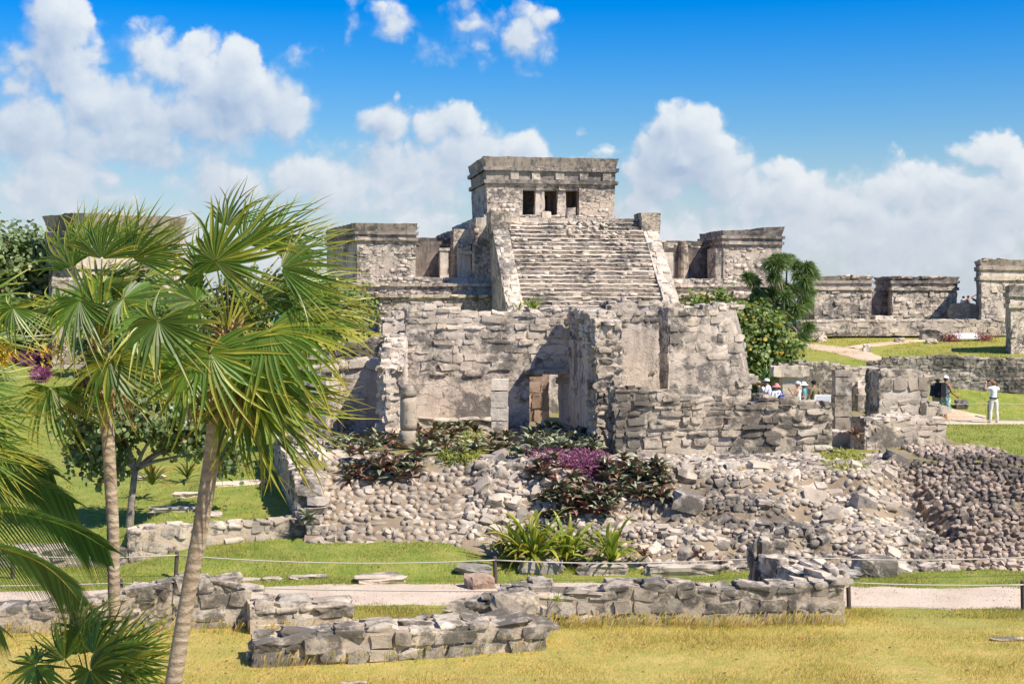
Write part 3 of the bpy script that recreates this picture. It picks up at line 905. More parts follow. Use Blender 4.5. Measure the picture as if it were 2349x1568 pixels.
        courses(a0, a1, -.66, top - .95, top - .78, (.16, .17), (.4, .9), .6, .04, 'slab')
        # portico
        box('portico_rear_wall', pa0, pa1, 2.2, 2.9, wz, top - .62, 0, M_SOOTSHADE, .4, .04, seed=9)
        courses(pa0, pa1, 2.2, top - 1.1, top - .64, (.16, .22), (.3, .6), .7)
    wing(-7.6, -4.24, -4.24, -1.8, 9.24, True)
    wing(14.2, 17.85, 9.2, 14.2, 9.18, False)
    def pillar(a, w, z1, b=-.2, cap=True):
        mb = MB()
        mb.hull([TL(a - w / 2, b, 6.18), TL(a + w / 2, b, 6.18), TL(a + w / 2, b + w, 6.18), TL(a - w / 2, b + w, 6.18)],
                [TL(a - w / 2, b, z1), TL(a + w / 2, b, z1), TL(a + w / 2, b + w, z1), TL(a - w / 2, b + w, z1)], .2, .04, seed=a)
        o = mb.build('portico_pier', M_CASTLES, root)
        if cap:
            mb = MB()
            mb.hull([TL(a - w * .62, b - .08, z1), TL(a + w * .62, b - .08, z1), TL(a + w * .62, b + w, z1), TL(a - w * .62, b + w, z1)],
                    [TL(a - w * .62, b - .08, z1 + .16), TL(a + w * .62, b - .08, z1 + .16), TL(a + w * .62, b + w, z1 + .16), TL(a - w * .62, b + w, z1 + .16)], .2, .03)
            mb.build('pier_cap', M_CASTLES, root)
    pillar(-2.55, .5, 7.75); pillar(10.9, .55, 7.75, cap=False); pillar(9.75, .4, 7.95, cap=False)
    box('niche_wall', -1.75, -1.02, -.3, .4, 6.18, 8.1, 0, amp=.03); box('niche_lintel', -1.6, -.95, -.42, .3, 7.55, 7.72, 0, M_CASTLES, .3, .03)
    mb = MB(); c = 12.5
    mb.tube([TL(c, 2.1, z) for z in (6.18, 7.2, 8.2, 8.5)], [.34, .32, .3, .2], 12)
    mb.build('portico_column', M_DARKSTONE, root)
    box('portico_jamb', 13.75, 14.2, -.4, 1.2, 6.18, 8.0, 0, amp=.03)
    ss.finish()
build_temple()

# ------------------------------------------------------------------ far buildings right and left
def far_building(name, label, x0, x1, y0, y1, z0, z1, notch=(), group=None, mould=True, flare=.10, keep=.5, skew=0.0, mat=M_CASTLE, door=None, dep=3.2, shear=0.0):
    """flat-roofed stone building; the front foot runs from (x0,y0) to (x1,y1)"""
    p0 = Vector((x0, y0, 0)); p1 = Vector((x1, y1, 0)); L = (p1 - p0).length
    t = (p1 - p0) / L; n = Vector((t.y, -t.x, 0))
    root = thing(name, label, 'ruined building', (p0 + p1) / 2 + Vector((0, 0, z0)), group)
    H = z1 - z0
    def bx(nm, s0, s1, d0, d1, a, b, fl=0.0, m=mat, amp=.045, res=.35):
        q = lambda s, d, z: p0 + t * (s + d * shear) - n * d + Vector((0, 0, z))
        mb = MB()
        mb.hull([q(s0, d0, a), q(s1, d0, a), q(s1, d1, a), q(s0, d1, a)], [q(s0 - fl, d0 - fl, b), q(s1 + fl, d0 - fl, b), q(s1 + fl, d1 + fl, b), q(s0 - fl, d1 + fl, b)], res, amp, seed=s0 * 2)
        return mb.build(nm, m, root)
    zc = z0 + H * .66
    if door:
        bx('wall', 0, door[0], 0, dep, z0 - .3, zc); bx('wall', door[1], L, 0, dep, z0 - .3, zc)
        bx('recess_wall', door[0] + .01, door[1] - .01, .9, dep, z0 - .3, zc - .05, m=M_SOOTSHADE)
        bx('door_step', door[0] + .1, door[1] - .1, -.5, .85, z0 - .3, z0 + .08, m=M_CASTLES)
    else: bx('wall', 0, L, 0, dep, z0 - .3, zc)
    ss = StoneSet(root, M_CASTLES, 160)
    spans = [(0, L)] if not door else [(0, door[0]), (door[1], L)]
    for (a, b) in spans:
        if mould:
            bx('moulding', a - .1, b + .1, -.12, dep + .1, zc, zc + H * .07, .02, amp=.03)
            bx('frieze', a - .02, b + .02, -.02, dep, zc + H * .07, zc + H * .17, 0, amp=.04)
            bx('cornice', a - .12, b + .12, -.14, dep + .1, zc + H * .17, zc + H * .24, .02, amp=.03, m=M_CASTLETOP)
        bx('parapet', a, b, -.02, dep, zc + H * (.24 if mould else 0), z1, flare, amp=.07, m=M_CASTLETOP)
        face_stones(ss, p0 + t * a, t, n, b - a, lambda s: z0, lambda s: zc, (.16, .28), (.25, .55), .25, .05, 'block', keep)
        face_stones(ss, p0 + t * a + n * .05, t, n, b - a, lambda s: z1 - .12, lambda s: z1 + .08, (.14, .2), (.3, .6), .4, .1, 'rough', .55)
    ss.finish()
    return root
far_building('ruined_building', 'long low flat-topped ruin with a dark doorway behind the green terrace', ax(1868, 79), ax(2195, 81), 79, 81, azv(727, 80), azv(634, 80), door=(3.45, 4.75), keep=.6, shear=.2)
far_building('ruined_building', 'tall flat-topped building with flaring parapet at the cliff edge beside bathers', ax(2251, 78), ax(2420, 79.5), 78, 79.5, azv(735, 78), azv(595, 78), keep=.35, flare=.12, shear=.62)
far_building('ruined_building', 'narrow weathered wall block standing before the tall flaring building', ax(2318, 68), ax(2440, 69), 68, 69, azv(805, 68), azv(655, 68), keep=.5, flare=.08, dep=1.6, shear=.6)
far_building('ruined_building', 'dark stained building with flaring roof edge rising behind the fan palms', ax(178, 60), ax(415, 63), 60, 63, 1.6, azv(489, 60), keep=.7, flare=.22)
wall('terrace_wall', 'long low retaining wall below the flat-topped ruin on the terrace', 'stone wall', (ax(1838, 76), 76), (ax(2330, 77), 77), .8, lambda s: azv(764, 76), [(0, azv(737, 76)), (.2, azv(735, 76)), (1, azv(735, 77))], (.18, .28), (.3, .7), mat=M_CASTLES, core=M_CASTLE, keep=.75)
wall('cliff_wall', 'dark low wall bump hiding the legs of bathers on the cliff', 'stone wall', (ax(2180, 79.5), 79.5), (ax(2255, 79.5), 79.5), .5, lambda s: azv(740, 79.5), [(0, azv(712, 79.5)), (.12, azv(694, 79.5)), (.7, azv(695, 79.5)), (.85, azv(705, 79.5)), (1, azv(708, 79.5))], (.16, .26), (.25, .5), mat=M_DARKSTONE, core=M_DARKSTONE, keep=.5, caps=False)
wall('stone_block', 'dark squared stone ledge below the shaggy tree on the terrace', 'stone ledge', (ax(1838, 74), 74), (ax(1890, 74), 74), .8, lambda s: azv(770, 74), [(0, azv(754, 74)), (1, azv(753, 74))], (.3, .36), (.5, .9), mat=M_CASTLES, core=M_CASTLE)
wall('boundary_wall', 'long dark rubble wall along the upper edge of the plaza', 'stone wall', (ax(1990, 60.5), 60.5), (ax(2420, 59.2), 59.2), .75, lambda s: azv(900, 60), [(0, azv(835, 60.5)), (.12, azv(825, 60)), (.42, azv(817, 60)), (.55, azv(820, 60)), (.7, azv(824, 60)), (1, azv(822, 59))], (.14, .24), (.2, .45), mat=M_DARKSTONE, core=M_DARKSTONE, keep=.9, kind='rough')
wall('rubble_wall', 'dark rubble wall behind the visitors, left of the plaza steps', 'stone wall', (ax(1790, 57.5), 57.5), (ax(1972, 58.2), 58.2), 1.0, lambda s: azv(915, 57), [(0, azv(838, 57.5)), (.4, azv(832, 57.5)), (.75, azv(838, 57.5)), (1, azv(846, 58))], (.16, .26), (.2, .5), mat=M_DARKSTONE, core=M_DARKSTONE, keep=.85, kind='rough')
wall('left_ruin', 'pale courses of a ruined wall behind the left fan palm', 'stone wall', (ax(120, 58), 58), (ax(205, 58), 58), .6, 1.7, [(0, azv(640, 58)), (.5, azv(642, 58)), (1, azv(650, 58))], (.16, .24), (.25, .5), mat=M_STONE, keep=.9)

# steps up to the terrace
def build_steps():
    y0 = 56.8
    root = thing('stone_steps', 'short flight of broken stone steps between two rubble walls', 'steps', at(1992, 915, y0))
    for i in range(5):
        z0 = azv(922, y0) + i * .26; y = y0 + i * .55
        mb = MB(); x0, x1 = ax(1968, y), ax(2018, y)
        mb.hull([(x0, y, z0 - .4), (x1, y + .1, z0 - .4), (x1, y + .9, z0 - .4), (x0, y + .9, z0 - .4)], [(x0, y, z0 + .25), (x1, y + .1, z0 + .24), (x1, y + .9, z0 + .25), (x0, y + .9, z0 + .25)], .22, .06, seed=i)
        mb.build('step', M_STONE, root)
build_steps()

# ------------------------------------------------------------------ the platform and the house of columns (middle)
PZ = 1.5
def base_y(x): return interp(x, [-6, -3.8, -1.5, 0.2, 1.0, 3, 12], [25.8, 25.75, 25.75, 25.6, 25.2, 24.7, 24.6])
def plat_z(x, y):
    s = interp(x, [-4, -.3, .3, 1.5, 2.6, 6.5, 7.4, 12], [.55, .55, .62, .60, .56, .52, .40, .40])
    z0 = interp(x, [-4, -.5, 1, 3], [.30, .30, .05, -.03])
    d = y - base_y(x)
    z = z0 + d * s
    # broken terraces and hollows of the collapsed front
    w = sstep(.6, 1.4, x) * sstep(8.1, 7.2, x)
    if w > 0:
        n = noise.noise(Vector((x * .75, y * .75, 2.0)))
        z += w * (.22 * n + .16 * noise.noise(Vector((x * 1.9, y * 1.9, 7.0))))
        k = .42
        zz = z + .1 * noise.noise(Vector((x * .8, 0, 3.0)))
        st = math.floor(zz / k) * k + k * sstep(.30, .85, (zz / k) % 1.0)
        z = lerp(z, st, .65 * w)
        z += .15 * sstep(0, .5, d) * w
    g = math.exp(-((x - 7.75 + (y - 27) * .15) / .22) ** 2) * sstep(25.3, 26.3, y) * sstep(28.3, 27.2, y)
    z -= .55 * g
    out = interp(x, [-.9, -.3, .9, 1.3], [0, .32, .36, 0]) * sstep(25.9, 26.9, y) * sstep(29.2, 28.2, y)    # outcrop beside the cobbles
    z += out
    top = PZ + .03 * noise.noise(Vector((x, y, 0)))
    xr = 10.15 + max(0.0, (PZ - z)) * 0.0
    side = (PZ + (xr - x) * .62) if x > xr else 9
    z = min(z, top, side)
    return z

def build_platform():
    xs = np.arange(-5.6, 13.6, .14); ys = np.arange(24.4, 42.2, .14)
    vid = {}; vs = []; fs = []
    def edge_x(y): return interp(y, [24, 26.0, 34, 42], [-3.86, -3.86, -5.5, -5.5])
    H = {}
    for i, x in enumerate(xs):
        for j, y in enumerate(ys):
            if x < edge_x(y) - .05 or y > 41.8: continue
            z = plat_z(x, y)
            g = ground_z(x, y)
            if z < g - .5: continue
            if z < PZ - .02 and x > -.3:
                z += .03 * noise.noise(Vector((x * 4, y * 4, 0)))
            H[(i, j)] = z
    def V(i, j):
        if (i, j) not in vid: vid[(i, j)] = len(vs); vs.append((xs[i], ys[j], H[(i, j)]))
        return vid[(i, j)]
    for (i, j) in list(H):
        if (i + 1, j) in H and (i, j + 1) in H and (i + 1, j + 1) in H:
            fs.append((V(i, j), V(i + 1, j), V(i + 1, j + 1), V(i, j + 1)))
    # skirt at the back
    m = stone_mat('platform_earth', (.31, .245, .175), (.22, .17, .12), (.10, .08, .06), stain=.3, streak=0, var=.1)
    # thin grass grows on the flat top
    t = NT(m.node_tree)
    bs = [n_ for n_ in t.n if n_.type == 'BSDF_PRINCIPLED'][0]
    src = bs.inputs['Base Color'].links[0].from_socket
    geo = t.node('ShaderNodeNewGeometry')
    sp = t.node('ShaderNodeSeparateXYZ'); t.put(sp.inputs[0], geo.outputs['Position'])
    g = t.math('MULTIPLY', t.ramp(sp.outputs[2], PZ - .12, PZ - .04), t.ramp(t.noise(geo.outputs['Position'], 1.3, 5, .6), .38, .58))
    t.put(bs.inputs['Base Color'], t.mix(g, src, (.22, .20, .045)))
    np_mesh('platform_mound', vs, fs, m, kind='structure', smooth=True)
build_platform()

def slope_frame(x, y):
    e = .12
    p = Vector((x, y, plat_z(x, y)))
    dx = Vector((2 * e, 0, plat_z(x + e, y) - plat_z(x - e, y))).normalized()
    dy = Vector((0, 2 * e, plat_z(x, y + e) - plat_z(x, y - e))).normalized()
    n = dx.cross(dy).normalized()
    if n.z < .35: n = (n + Vector((0, -.2, .6))).normalized()
    dx = (dx - n * dx.dot(n)).normalized()
    return p, (dx, n.cross(dx).normalized(), n)

def build_slopes():
    # river-cobble paving, left
    r = thing('cobbled_slope', 'slope of rounded grey cobbles set in earth below the round column', 'cobbled slope', (-2, 26.6, .8))
    ss = StoneSet(r, M_COBBLE, 295)
    y = 25.62
    while y < 28.6:
        h = RND.uniform(.115, .15)
        x = -3.75 + RND.random() * .1
        while x < .35 - max(0, (y - 26.2)) * .30:
            w = RND.uniform(.10, .23) if RND.random() < .85 else RND.uniform(.23, .32)
            xx, yy = x + w / 2, y + RND.gauss(0, .025)
            if yy > base_y(xx) - .08 and RND.random() < .97:
                p, A = slope_frame(xx, yy)
                ss.put(p + A[2] * RND.uniform(-.045, .015), A, (w * RND.uniform(.78, 1.02), h * RND.uniform(.78, 1.12), RND.uniform(.09, .17)), 'cobble' if RND.random() < .72 else 'rough', .25)
            x += w
        y += h * .93
    ss.finish()
    # collapsed rubble front, middle
    r = thing('rubble_slope', 'collapsed front of pale angular rubble below the coursed wall', 'rubble slope', (4, 26.5, .8))
    ss = StoneSet(r, M_RUBBLE, 295)
    pts = []; cells = {}
    def tryput(n, smin, smax, kind, xr=(.75, 7.8), sink=.2):
        for _ in range(n):
            x = RND.uniform(*xr); y = base_y(x) + RND.random() * 4.9 - .05
            if y > 29.15 + max(0, x - 2.2) * .175: continue
            if ((x - 6.75) / .55) ** 2 + ((y - 28.9) / .75) ** 2 < 1: continue
            z = plat_z(x, y)
            s = RND.uniform(smin, smax)
            gx, gy = int(x / .3), int(y / .3)
            if any((px - x) ** 2 + ((py - y) * 1.1) ** 2 < ((ps + s) * .43) ** 2 for a_ in (-1, 0, 1) for b_ in (-1, 0, 1) for px, py, ps in cells.get((gx + a_, gy + b_), ())): continue
            cells.setdefault((gx, gy), []).append((x, y, s))
            p, A = slope_frame(x, y)
            up = Vector((0, 0, 1))
            A2 = (A[2] + up * .9).normalized(); dx = (A[0] - A2 * A[0].dot(A2)).normalized()
            ss.put(p + A2 * s * RND.uniform(-.20, .05), (dx, A2.cross(dx), A2), (s * RND.uniform(.95, 1.35), s * RND.uniform(.75, 1.1), s * RND.uniform(.55, .9)), kind if RND.random() < .75 else 'block', .22)
    tryput(12, .34, .46, 'rough'); tryput(60, .24, .32, 'rough'); tryput(420, .16, .23, 'rough'); tryput(6500, .10, .16, 'rough'); tryput(26000, .05, .10, 'rough')
    ss.finish()
    # the outcrop of larger rocks between cobbles and plant bed
    r = thing('rock_outcrop', 'heap of pale broken rock between the cobbles and purple plants', 'rock heap', (.3, 27.3, 1.1))
    ss = StoneSet(r, M_RUBBLE, 200)
    pts.clear()
    for (cnt, a, b) in ((16, .24, .36), (120, .16, .25), (900, .09, .16)):
        for _ in range(cnt):
            x = RND.uniform(-.85, .85); y = RND.uniform(25.95, 28.4)
            if x < -.85 + (y - 25.95) * .12: continue
            s = RND.uniform(a, b)
            if any((px - x) ** 2 + (py - y) ** 2 < ((ps + s) * .42) ** 2 for px, py, ps in pts): continue
            pts.append((x, y, s)); p, A = slope_frame(x, y)
            A2 = (A[2] + Vector((0, -.1, .9))).normalized(); dx = (A[0] - A2 * A[0].dot(A2)).normalized()
            ss.put(p + A2 * s * RND.uniform(.05, .2), (dx, A2.cross(dx), A2), (s * RND.uniform(1, 1.4), s, s * RND.uniform(.6, .9)), 'rough', .25)
    ss.finish()
    # dark toothed cobbles, right
    r = thing('toothed_slope', 'darker slope of jutting cobbles in rows at the platform corner', 'cobbled slope', (9.5, 26.5, .8))
    ss = StoneSet(r, M_COBBLED, 298)
    y = 24.62
    while y < 30.9:
        h = RND.uniform(.105, .14) * (1.0 if y < 28.5 else 1.3)
        x = (7.35 if y > 25.4 else 7.1) + RND.random() * .12 + (0.12 * math.sin(y * 3))
        if y > 28.2: x = 7.9 + RND.random() * .1
        while x < 12.9:
            w = RND.uniform(.10, .19)
            xx, yy = x + w / 2, y + RND.gauss(0, .018)
            z = plat_z(xx, yy)
            if z > ground_z(xx, yy) - .12 and not (yy > 28.4 and z > PZ - .06 and xx < 8.4) and RND.random() < .94:
                p, A = slope_frame(xx, yy)
                a = Vector((RND.gauss(.0, .25), -.55, .85)).normalized()
                dx = (Vector((1, 0, 0)) - a * a.x).normalized()
                ss.put(p + a * RND.uniform(-.03, .04), (dx, a.cross(dx), a), (w * RND.uniform(.7, .98), h * RND.uniform(.55, .9), RND.uniform(.12, .22)), 'rough' if RND.random() < .75 else 'cobble', .20)
            x += w
        y += h
    ss.finish()
build_slopes()

YW = rad(4)
def YP(x, y, s, d=0.0):          # along the building's front direction
    return (x + s * math.cos(YW) - d * math.sin(YW), y + s * math.sin(YW) + d * math.cos(YW))

# back wall with the doorway
x0 = ax(930, 34.9)
L = 4.05
def m_back(s, z):
    t_ = sstep(2.75, 3.35, z + .25 * noise.noise(Vector((s * 1.2, z * 1.2, 0))))
    if s > 2.55: t_ = max(t_, .55 * sstep(2.2, 2.8, z))
    return max(.05, t_ * .92)
wall('doorway_wall', 'tall stucco wall with a low square doorway and stone courses above', 'stone wall', YP(x0, 34.9, 0), YP(x0, 34.9, L), .62, PZ,
     [(0, azv(708, 35)), (.12, azv(700, 35)), (.2, azv(706, 35)), (.35, azv(716, 35)), (.5, azv(722, 35)), (.62, azv(718, 35)), (.8, azv(712, 35)), (1, azv(708, 35))], (.15, .23), (.28, .62), mat=M_STONE, core=M_PLASTER, mask=m_back,
     doors=[(ax(1215, 35) - x0, ax(1288, 35) - x0, azv(857, 35))], amp=.035, ends=(True, False), proud=.035)
def build_lintel():
    r = thing('door_lintel', 'flat stone lintel lying over the low square doorway', 'lintel', at(1250, 856, 34.9))
    mb = MB(); a, b = at(1203, 858, 34.86), at(1302, 858, 34.93)
    z0, z1 = azv(857.5, 34.9), azv(846, 34.9)
    mb.hull([(a.x, a.y - .06, z0), (b.x, b.y - .06, z0), (b.x, b.y + .3, z0), (a.x, a.y + .3, z0)], [(a.x, a.y - .06, z1), (b.x, b.y - .06, z1), (b.x, b.y + .3, z1), (a.x, a.y + .3, z1)], .12, .02)
    mb.build('lintel_stone', M_STONE, r)
build_lintel()
# bench at the foot of the back wall
def bench():
    r = thing('stone_bench', 'low masonry bench along the stucco wall behind the columns', 'stone bench', at(1050, 990, 34.2))
    a, b = ax(960, 34.2), ax(1150, 34.2)
    mb = MB()
    mb.hull([(a, 34.0, PZ - .1), (b, 34.2, PZ - .1), (b, 35.1, PZ - .1), (a, 34.9, PZ - .1)], [(a, 34.02, PZ + .33), (b, 34.22, PZ + .33), (b, 35.1, PZ + .33), (a, 34.9, PZ + .33)], .2, .02)
    mb.build('bench_body', M_PLASTER, r)
    ss = StoneSet(r, M_STONE)
    s = 0
    while s < b - a:
        l = RND.uniform(.3, .6)
        ss.put((a + s + l / 2, 34.28 + s * .08, PZ + .36), (Vector((1, 0, 0)), Vector((0, 1, 0)), Vector((0, 0, 1))), (l * .97, .55, .09), 'slab', .03)
        s += l
    ss.finish()
bench()
# further pier and wall seen through the doorway
wall('inner_pier', 'brown stained square pier seen through the low doorway', 'stone pier', (ax(1208, 38), 38), (ax(1258, 38), 38), .5, PZ - .1, [(0, azv(845, 38)), (1, azv(845, 38))], (.28, .42), (.4, .62), mat=M_PINK, core=M_PINK, keep=.8, caps=False)
wall('rear_wall', 'pale stucco wall at the rear, glimpsed through the low doorway', 'stone wall', (ax(1090, 41), 41), (ax(1340, 41), 41), .6, 1.3, [(0, azv(800, 41)), (1, azv(790, 41))], (.16, .24), (.25, .5), core=M_PLASTER, keep=.3)
# pinkish wall stub rising behind the left room
wall('rear_stub_wall', 'pinkish broken wall stub rising behind the left end of doorway wall', 'stone wall', (ax(878, 37.2), 37.2), (ax(1010, 37.4), 37.4), .7, PZ, [(0, azv(742, 37)), (.2, azv(722, 37)), (.45, azv(706, 37)), (.7, azv(696, 37)), (1, azv(700, 37))], (.14, .22), (.2, .42), mat=M_RUBBLE, core=M_PLASTER, mask=lambda s, z: .9 if z > azv(735, 37) else .25, kind='rough')
wall('rubble_backing', 'low heap-topped rubble wall between palm fronds and the round column', 'stone wall', (ax(690, 35.6), 35.6), (ax(960, 35.4), 35.4), 1.1, PZ, [(0, azv(815, 35.5)), (.3, azv(800, 35.5)), (.55, azv(782, 35.5)), (.8, azv(768, 35.5)), (1, azv(760, 35.5))], (.12, .2), (.16, .36), mat=M_RUBBLE, core=M_MORTAR, kind='rough', keep=.9)
# left room: stucco wall under a cornice of blocks, with its corner pier
wall('stucco_wall', 'dark stained stucco wall under a cornice course in the left room', 'stone wall', (ax(735, 34.4), 34.4), (ax(872, 34.6), 34.6), .5, PZ, [(0, azv(832, 34.4)), (1, azv(826, 34.4))], (.2, .26), (.3, .6), mat=M_STONE, core=M_PLASTER, mask=lambda s, z: 1.0 if z > azv(852, 34.4) else .03, proud=.07)
wall('corner_pier', 'upright stucco pier at the left corner of the left room', 'stone pier', (ax(692, 33.2), 33.2), (ax(748, 33.0), 33.0), .9, PZ, [(0, azv(852, 33)), (1, azv(842, 33))], (.25, .4), (.35, .6), core=M_PLASTER, keep=.25)
# the wall coming forward left of the round column
def along(u0, y0, u1, y1): return (ax(u0, y0), y0), (ax(u1, y1), y1)
wall('stepped_wall_end', 'stepped broken wall end just left of the round column', 'stone wall', (ax(884, 34.3), 34.3), (ax(870, 31.7), 31.7), .55, PZ,
     [(0, azv(770, 34)), (.4, azv(800, 33)), (.7, azv(812, 32)), (.85, azv(835, 32)), (1, azv(842, 32))], (.11, .19), (.22, .5), mat=M_STONE, core=M_PLASTER, keep=.9, capsize=(.14, .26), proud=.06)
wall('low_wall', 'lower stepped stones in front of the broken wall end', 'stone wall', (ax(884, 31.55), 31.55), (ax(922, 31.6), 31.6), .5, PZ,
     [(0, azv(850, 31.5)), (.5, azv(870, 31.5)), (.55, azv(890, 31.5)), (1, azv(905, 31.5))], (.11, .19), (.22, .4), mat=M_STONE, core=M_PLASTER, keep=.95, capsize=(.14, .26), proud=.05)
# the tall wall coming forward right of the doorway
wall('tall_wall_end', 'tallest rubble wall end with bright loose stones, right of doorway', 'stone wall', (ax(1304, 34.9), 34.9), (ax(1364, 30.9), 30.9), .62, PZ,
     [(0, azv(708, 35)), (.3, azv(712, 34)), (.75, azv(722, 32)), (.9, azv(735, 31)), (1, azv(742, 31))], (.10, .20), (.14, .46), mat=M_RUBBLE, core=M_PLASTER, keep=.95, kind='rough', proud=.05, capsize=(.14, .3), ends=(False, True),
     mask=lambda s, z: (.85 if z > PZ + 2.3 else .06))
wall('buttress', 'ragged buttress of bright stones against the tall wall end', 'stone wall', (ax(1368, 30.75), 30.75), (ax(1424, 30.9), 30.9), .6, PZ,
     [(0, azv(790, 31)), (.3, azv(800, 31)), (.6, azv(840, 31)), (1, azv(900, 31))], (.10, .19), (.16, .4), mat=M_RUBBLE, core=M_MORTAR, keep=.95, kind='rough', proud=.05, capsize=(.14, .28))
# coursed front wall, right
a_, b_ = along(1412, 29.4, 1908, 30.3)
wall('coursed_wall', 'long waist-high coursed stone wall fronting the right room', 'stone wall', a_, b_, .62, lambda s: PZ - .03,
     [(0, azv(893, 29.4)), (.1, azv(895, 29.5)), (.2, azv(903, 29.5)), (.33, azv(915, 29.6)), (.5, azv(916, 29.8)), (.66, azv(930, 30)), (.70, azv(912, 30)), (.76, azv(912, 30)), (.80, azv(928, 30.1)), (1, azv(927, 30.2))], (.12, .19), (.24, .58), mat=M_DARKSTONE, core=M_MORTAR, keep=.97, capsize=(.16, .32), proud=.05)
# right room: back wall and the broken pier of wall before it
wall('dark_back_wall', 'high dark stained wall at the back of the right room', 'stone wall', (ax(1390, 36.8), 36.8), (ax(1545, 37.0), 37.0), .8, PZ, [(0, azv(700, 37)), (.3, azv(692, 37)), (.6, azv(697, 37)), (.9, azv(700, 37)), (1, azv(703, 37))], (.16, .24), (.22, .5), mat=M_DARKSTONE, core=M_PLASTER, mask=lambda s, z: .85 if z > azv(745, 37) else .22, kind='rough')
def m_pier(s, z):
    return .95 if z > azv(800, 34.6) else (.35 if s > 1.2 else .08)
wall('broken_wall', 'high pale wall with a stepped broken right edge beside the leafy bush', 'stone wall', (ax(1533, 34.6), 34.6), (ax(1722, 35.0), 35.0), .75, PZ,
     [(0, azv(708, 34.6)), (.2, azv(715, 34.6)), (.45, azv(712, 34.6)), (.55, azv(698, 34.6)), (.82, azv(700, 34.7)), (.825, azv(768, 34.7)), (.92, azv(770, 34.7)), (.925, azv(862, 34.7)), (1, azv(868, 34.7))], (.15, .24), (.25, .52), mat=M_STONE, core=M_PLASTER, mask=m_pier, capsize=(.18, .34), ends=(True, True))
# low walls, pier and pillars at the right edge of the platform
wall('square_pier', 'broad cracked pier of coursed rubble at the platform right edge', 'stone pier', (ax(2017, 36.5), 36.5), (ax(2130, 36.7), 36.7), .9, PZ - .1, [(0, azv(852, 36.5)), (.5, azv(853, 36.5)), (.9, azv(857, 36.5)), (1, azv(862, 36.5))], (.18, .32), (.28, .6), mat=M_DARKSTONE, core=M_PLASTER, keep=.7)
wall('pier_stub', 'knee-high grey stub leaning against the broad cracked pier', 'stone pier', (ax(2126, 35.6), 35.6), (ax(2164, 35.6), 35.6), .5, PZ - .1, [(0, azv(925, 35.6)), (.6, azv(927, 35.6)), (1, azv(940, 35.6))], (.3, .4), (.4, .6), mat=M_STONE, core=M_PLASTER, keep=.5)
wall('parapet_wall', 'low pale wall on the platform right end above dark cobbles', 'stone wall', (ax(1984, 30.6), 30.6), (ax(2170, 31.2), 31.2), .6, PZ - .08, [(0, azv(962, 30.6)), (.5, azv(958, 30.8)), (.9, azv(962, 31)), (1, azv(975, 31))], (.14, .22), (.22, .5), mat=M_STONE, keep=.97, capsize=(.14, .26))
wall('stone_block', 'pale squared block beside the small dark plant right of the coursed wall', 'stone block', (ax(1912, 31.4), 31.4), (ax(1958, 31.4), 31.4), .5, PZ - .1, [(0, azv(990, 31.4)), (1, azv(990, 31.4))], (.28, .3), (.42, .5), caps=False, ends=(True, True))

def pillar(name, label, u, v0, v1, y, w, round_=False, mat=M_STONE, drums=None, group=None, cap=None, cat='stone column'):
    z0, z1 = azv(v0, y), azv(v1, y); x = ax(u, y)
    root = thing(name, label, cat, (x, y, z0), group)
    cuts = drums or [0, .33, .62, .82, 1.0]
    for k, (a, b) in enumerate(zip(cuts[:-1], cuts[1:])):
        za, zb = lerp(z0, z1, a) + .008, lerp(z0, z1, b) - .008
        mb = MB(); ww = w * RND.uniform(.975, 1.02); ox = RND.gauss(0, .008)
        if round_:
            n = max(3, int((zb - za) / .1))
            mb.tube([(x + ox, y, lerp(za, zb, i / n)) for i in range(n + 1)], [ww / 2 * (.972 if i in (0, n) else 1.0) for i in range(n + 1)], 20)
        else:
            h = ww / 2
            mb.hull([(x + ox - h, y - h, za), (x + ox + h, y - h, za), (x + ox + h, y + h, za), (x + ox - h, y + h, za)], [(x + ox - h, y - h, zb), (x + ox + h, y - h, zb), (x + ox + h, y + h, zb), (x + ox - h, y + h, zb)], .11, .018, 3, bottom=True, seed=k)
        if round_:
            mb.v = [tuple(Vector(p) + noise.noise_vector(Vector(p) * 5) * .012) for p in mb.v]
        mb.build('drum' if round_ else 'block', mat, root, smooth=round_)
    if cap:
        mb = MB(); h = cap[0] / 2; zc = z1 + .005; cx = x + cap[2]
        mb.hull([(cx - h, y - w * .7, zc), (cx + h, y - w * .7, zc), (cx + h, y + w * .7, zc), (cx - h, y + w * .7, zc)], [(cx - h, y - w * .7, zc + cap[1]), (cx + h, y - w * .7, zc + cap[1]), (cx + h, y + w * .7, zc + cap[1] * .9), (cx - h, y + w * .7, zc + cap[1])], .12, .075, 2.5, bottom=True)
        mb.build('capstone', M_STONE, root)
    return root
pillar('stone_column', 'round column with dark upper drum standing among purple-leaved plants', 936, 1026, 881, 30.8, .375, True, M_DARKSTONE, [0, .28, .80, 1.0])
pillar('stone_column', 'square column of four stacked blocks left of the low doorway', 1147, 1004, 868, 32.8, .39, False, M_PALECOL, [0, .30, .52, .80, 1.0])
pillar('stone_pillar', 'slender square pillar beside the white sign, right of coursed wall', 1930, 1000, 848, 33.5, .39, False, M_DARKSTONE, [0, .3, .62, .9, 1.0], cat='stone pillar')
pillar('stone_pillar', 'stout pillar with a long overhanging capstone behind the visitors', 1813, 945, 862, 56.3, .78, False, M_STONE, [0, .5, 1.0], cap=(1.42, .40, -.05), cat='stone pillar')

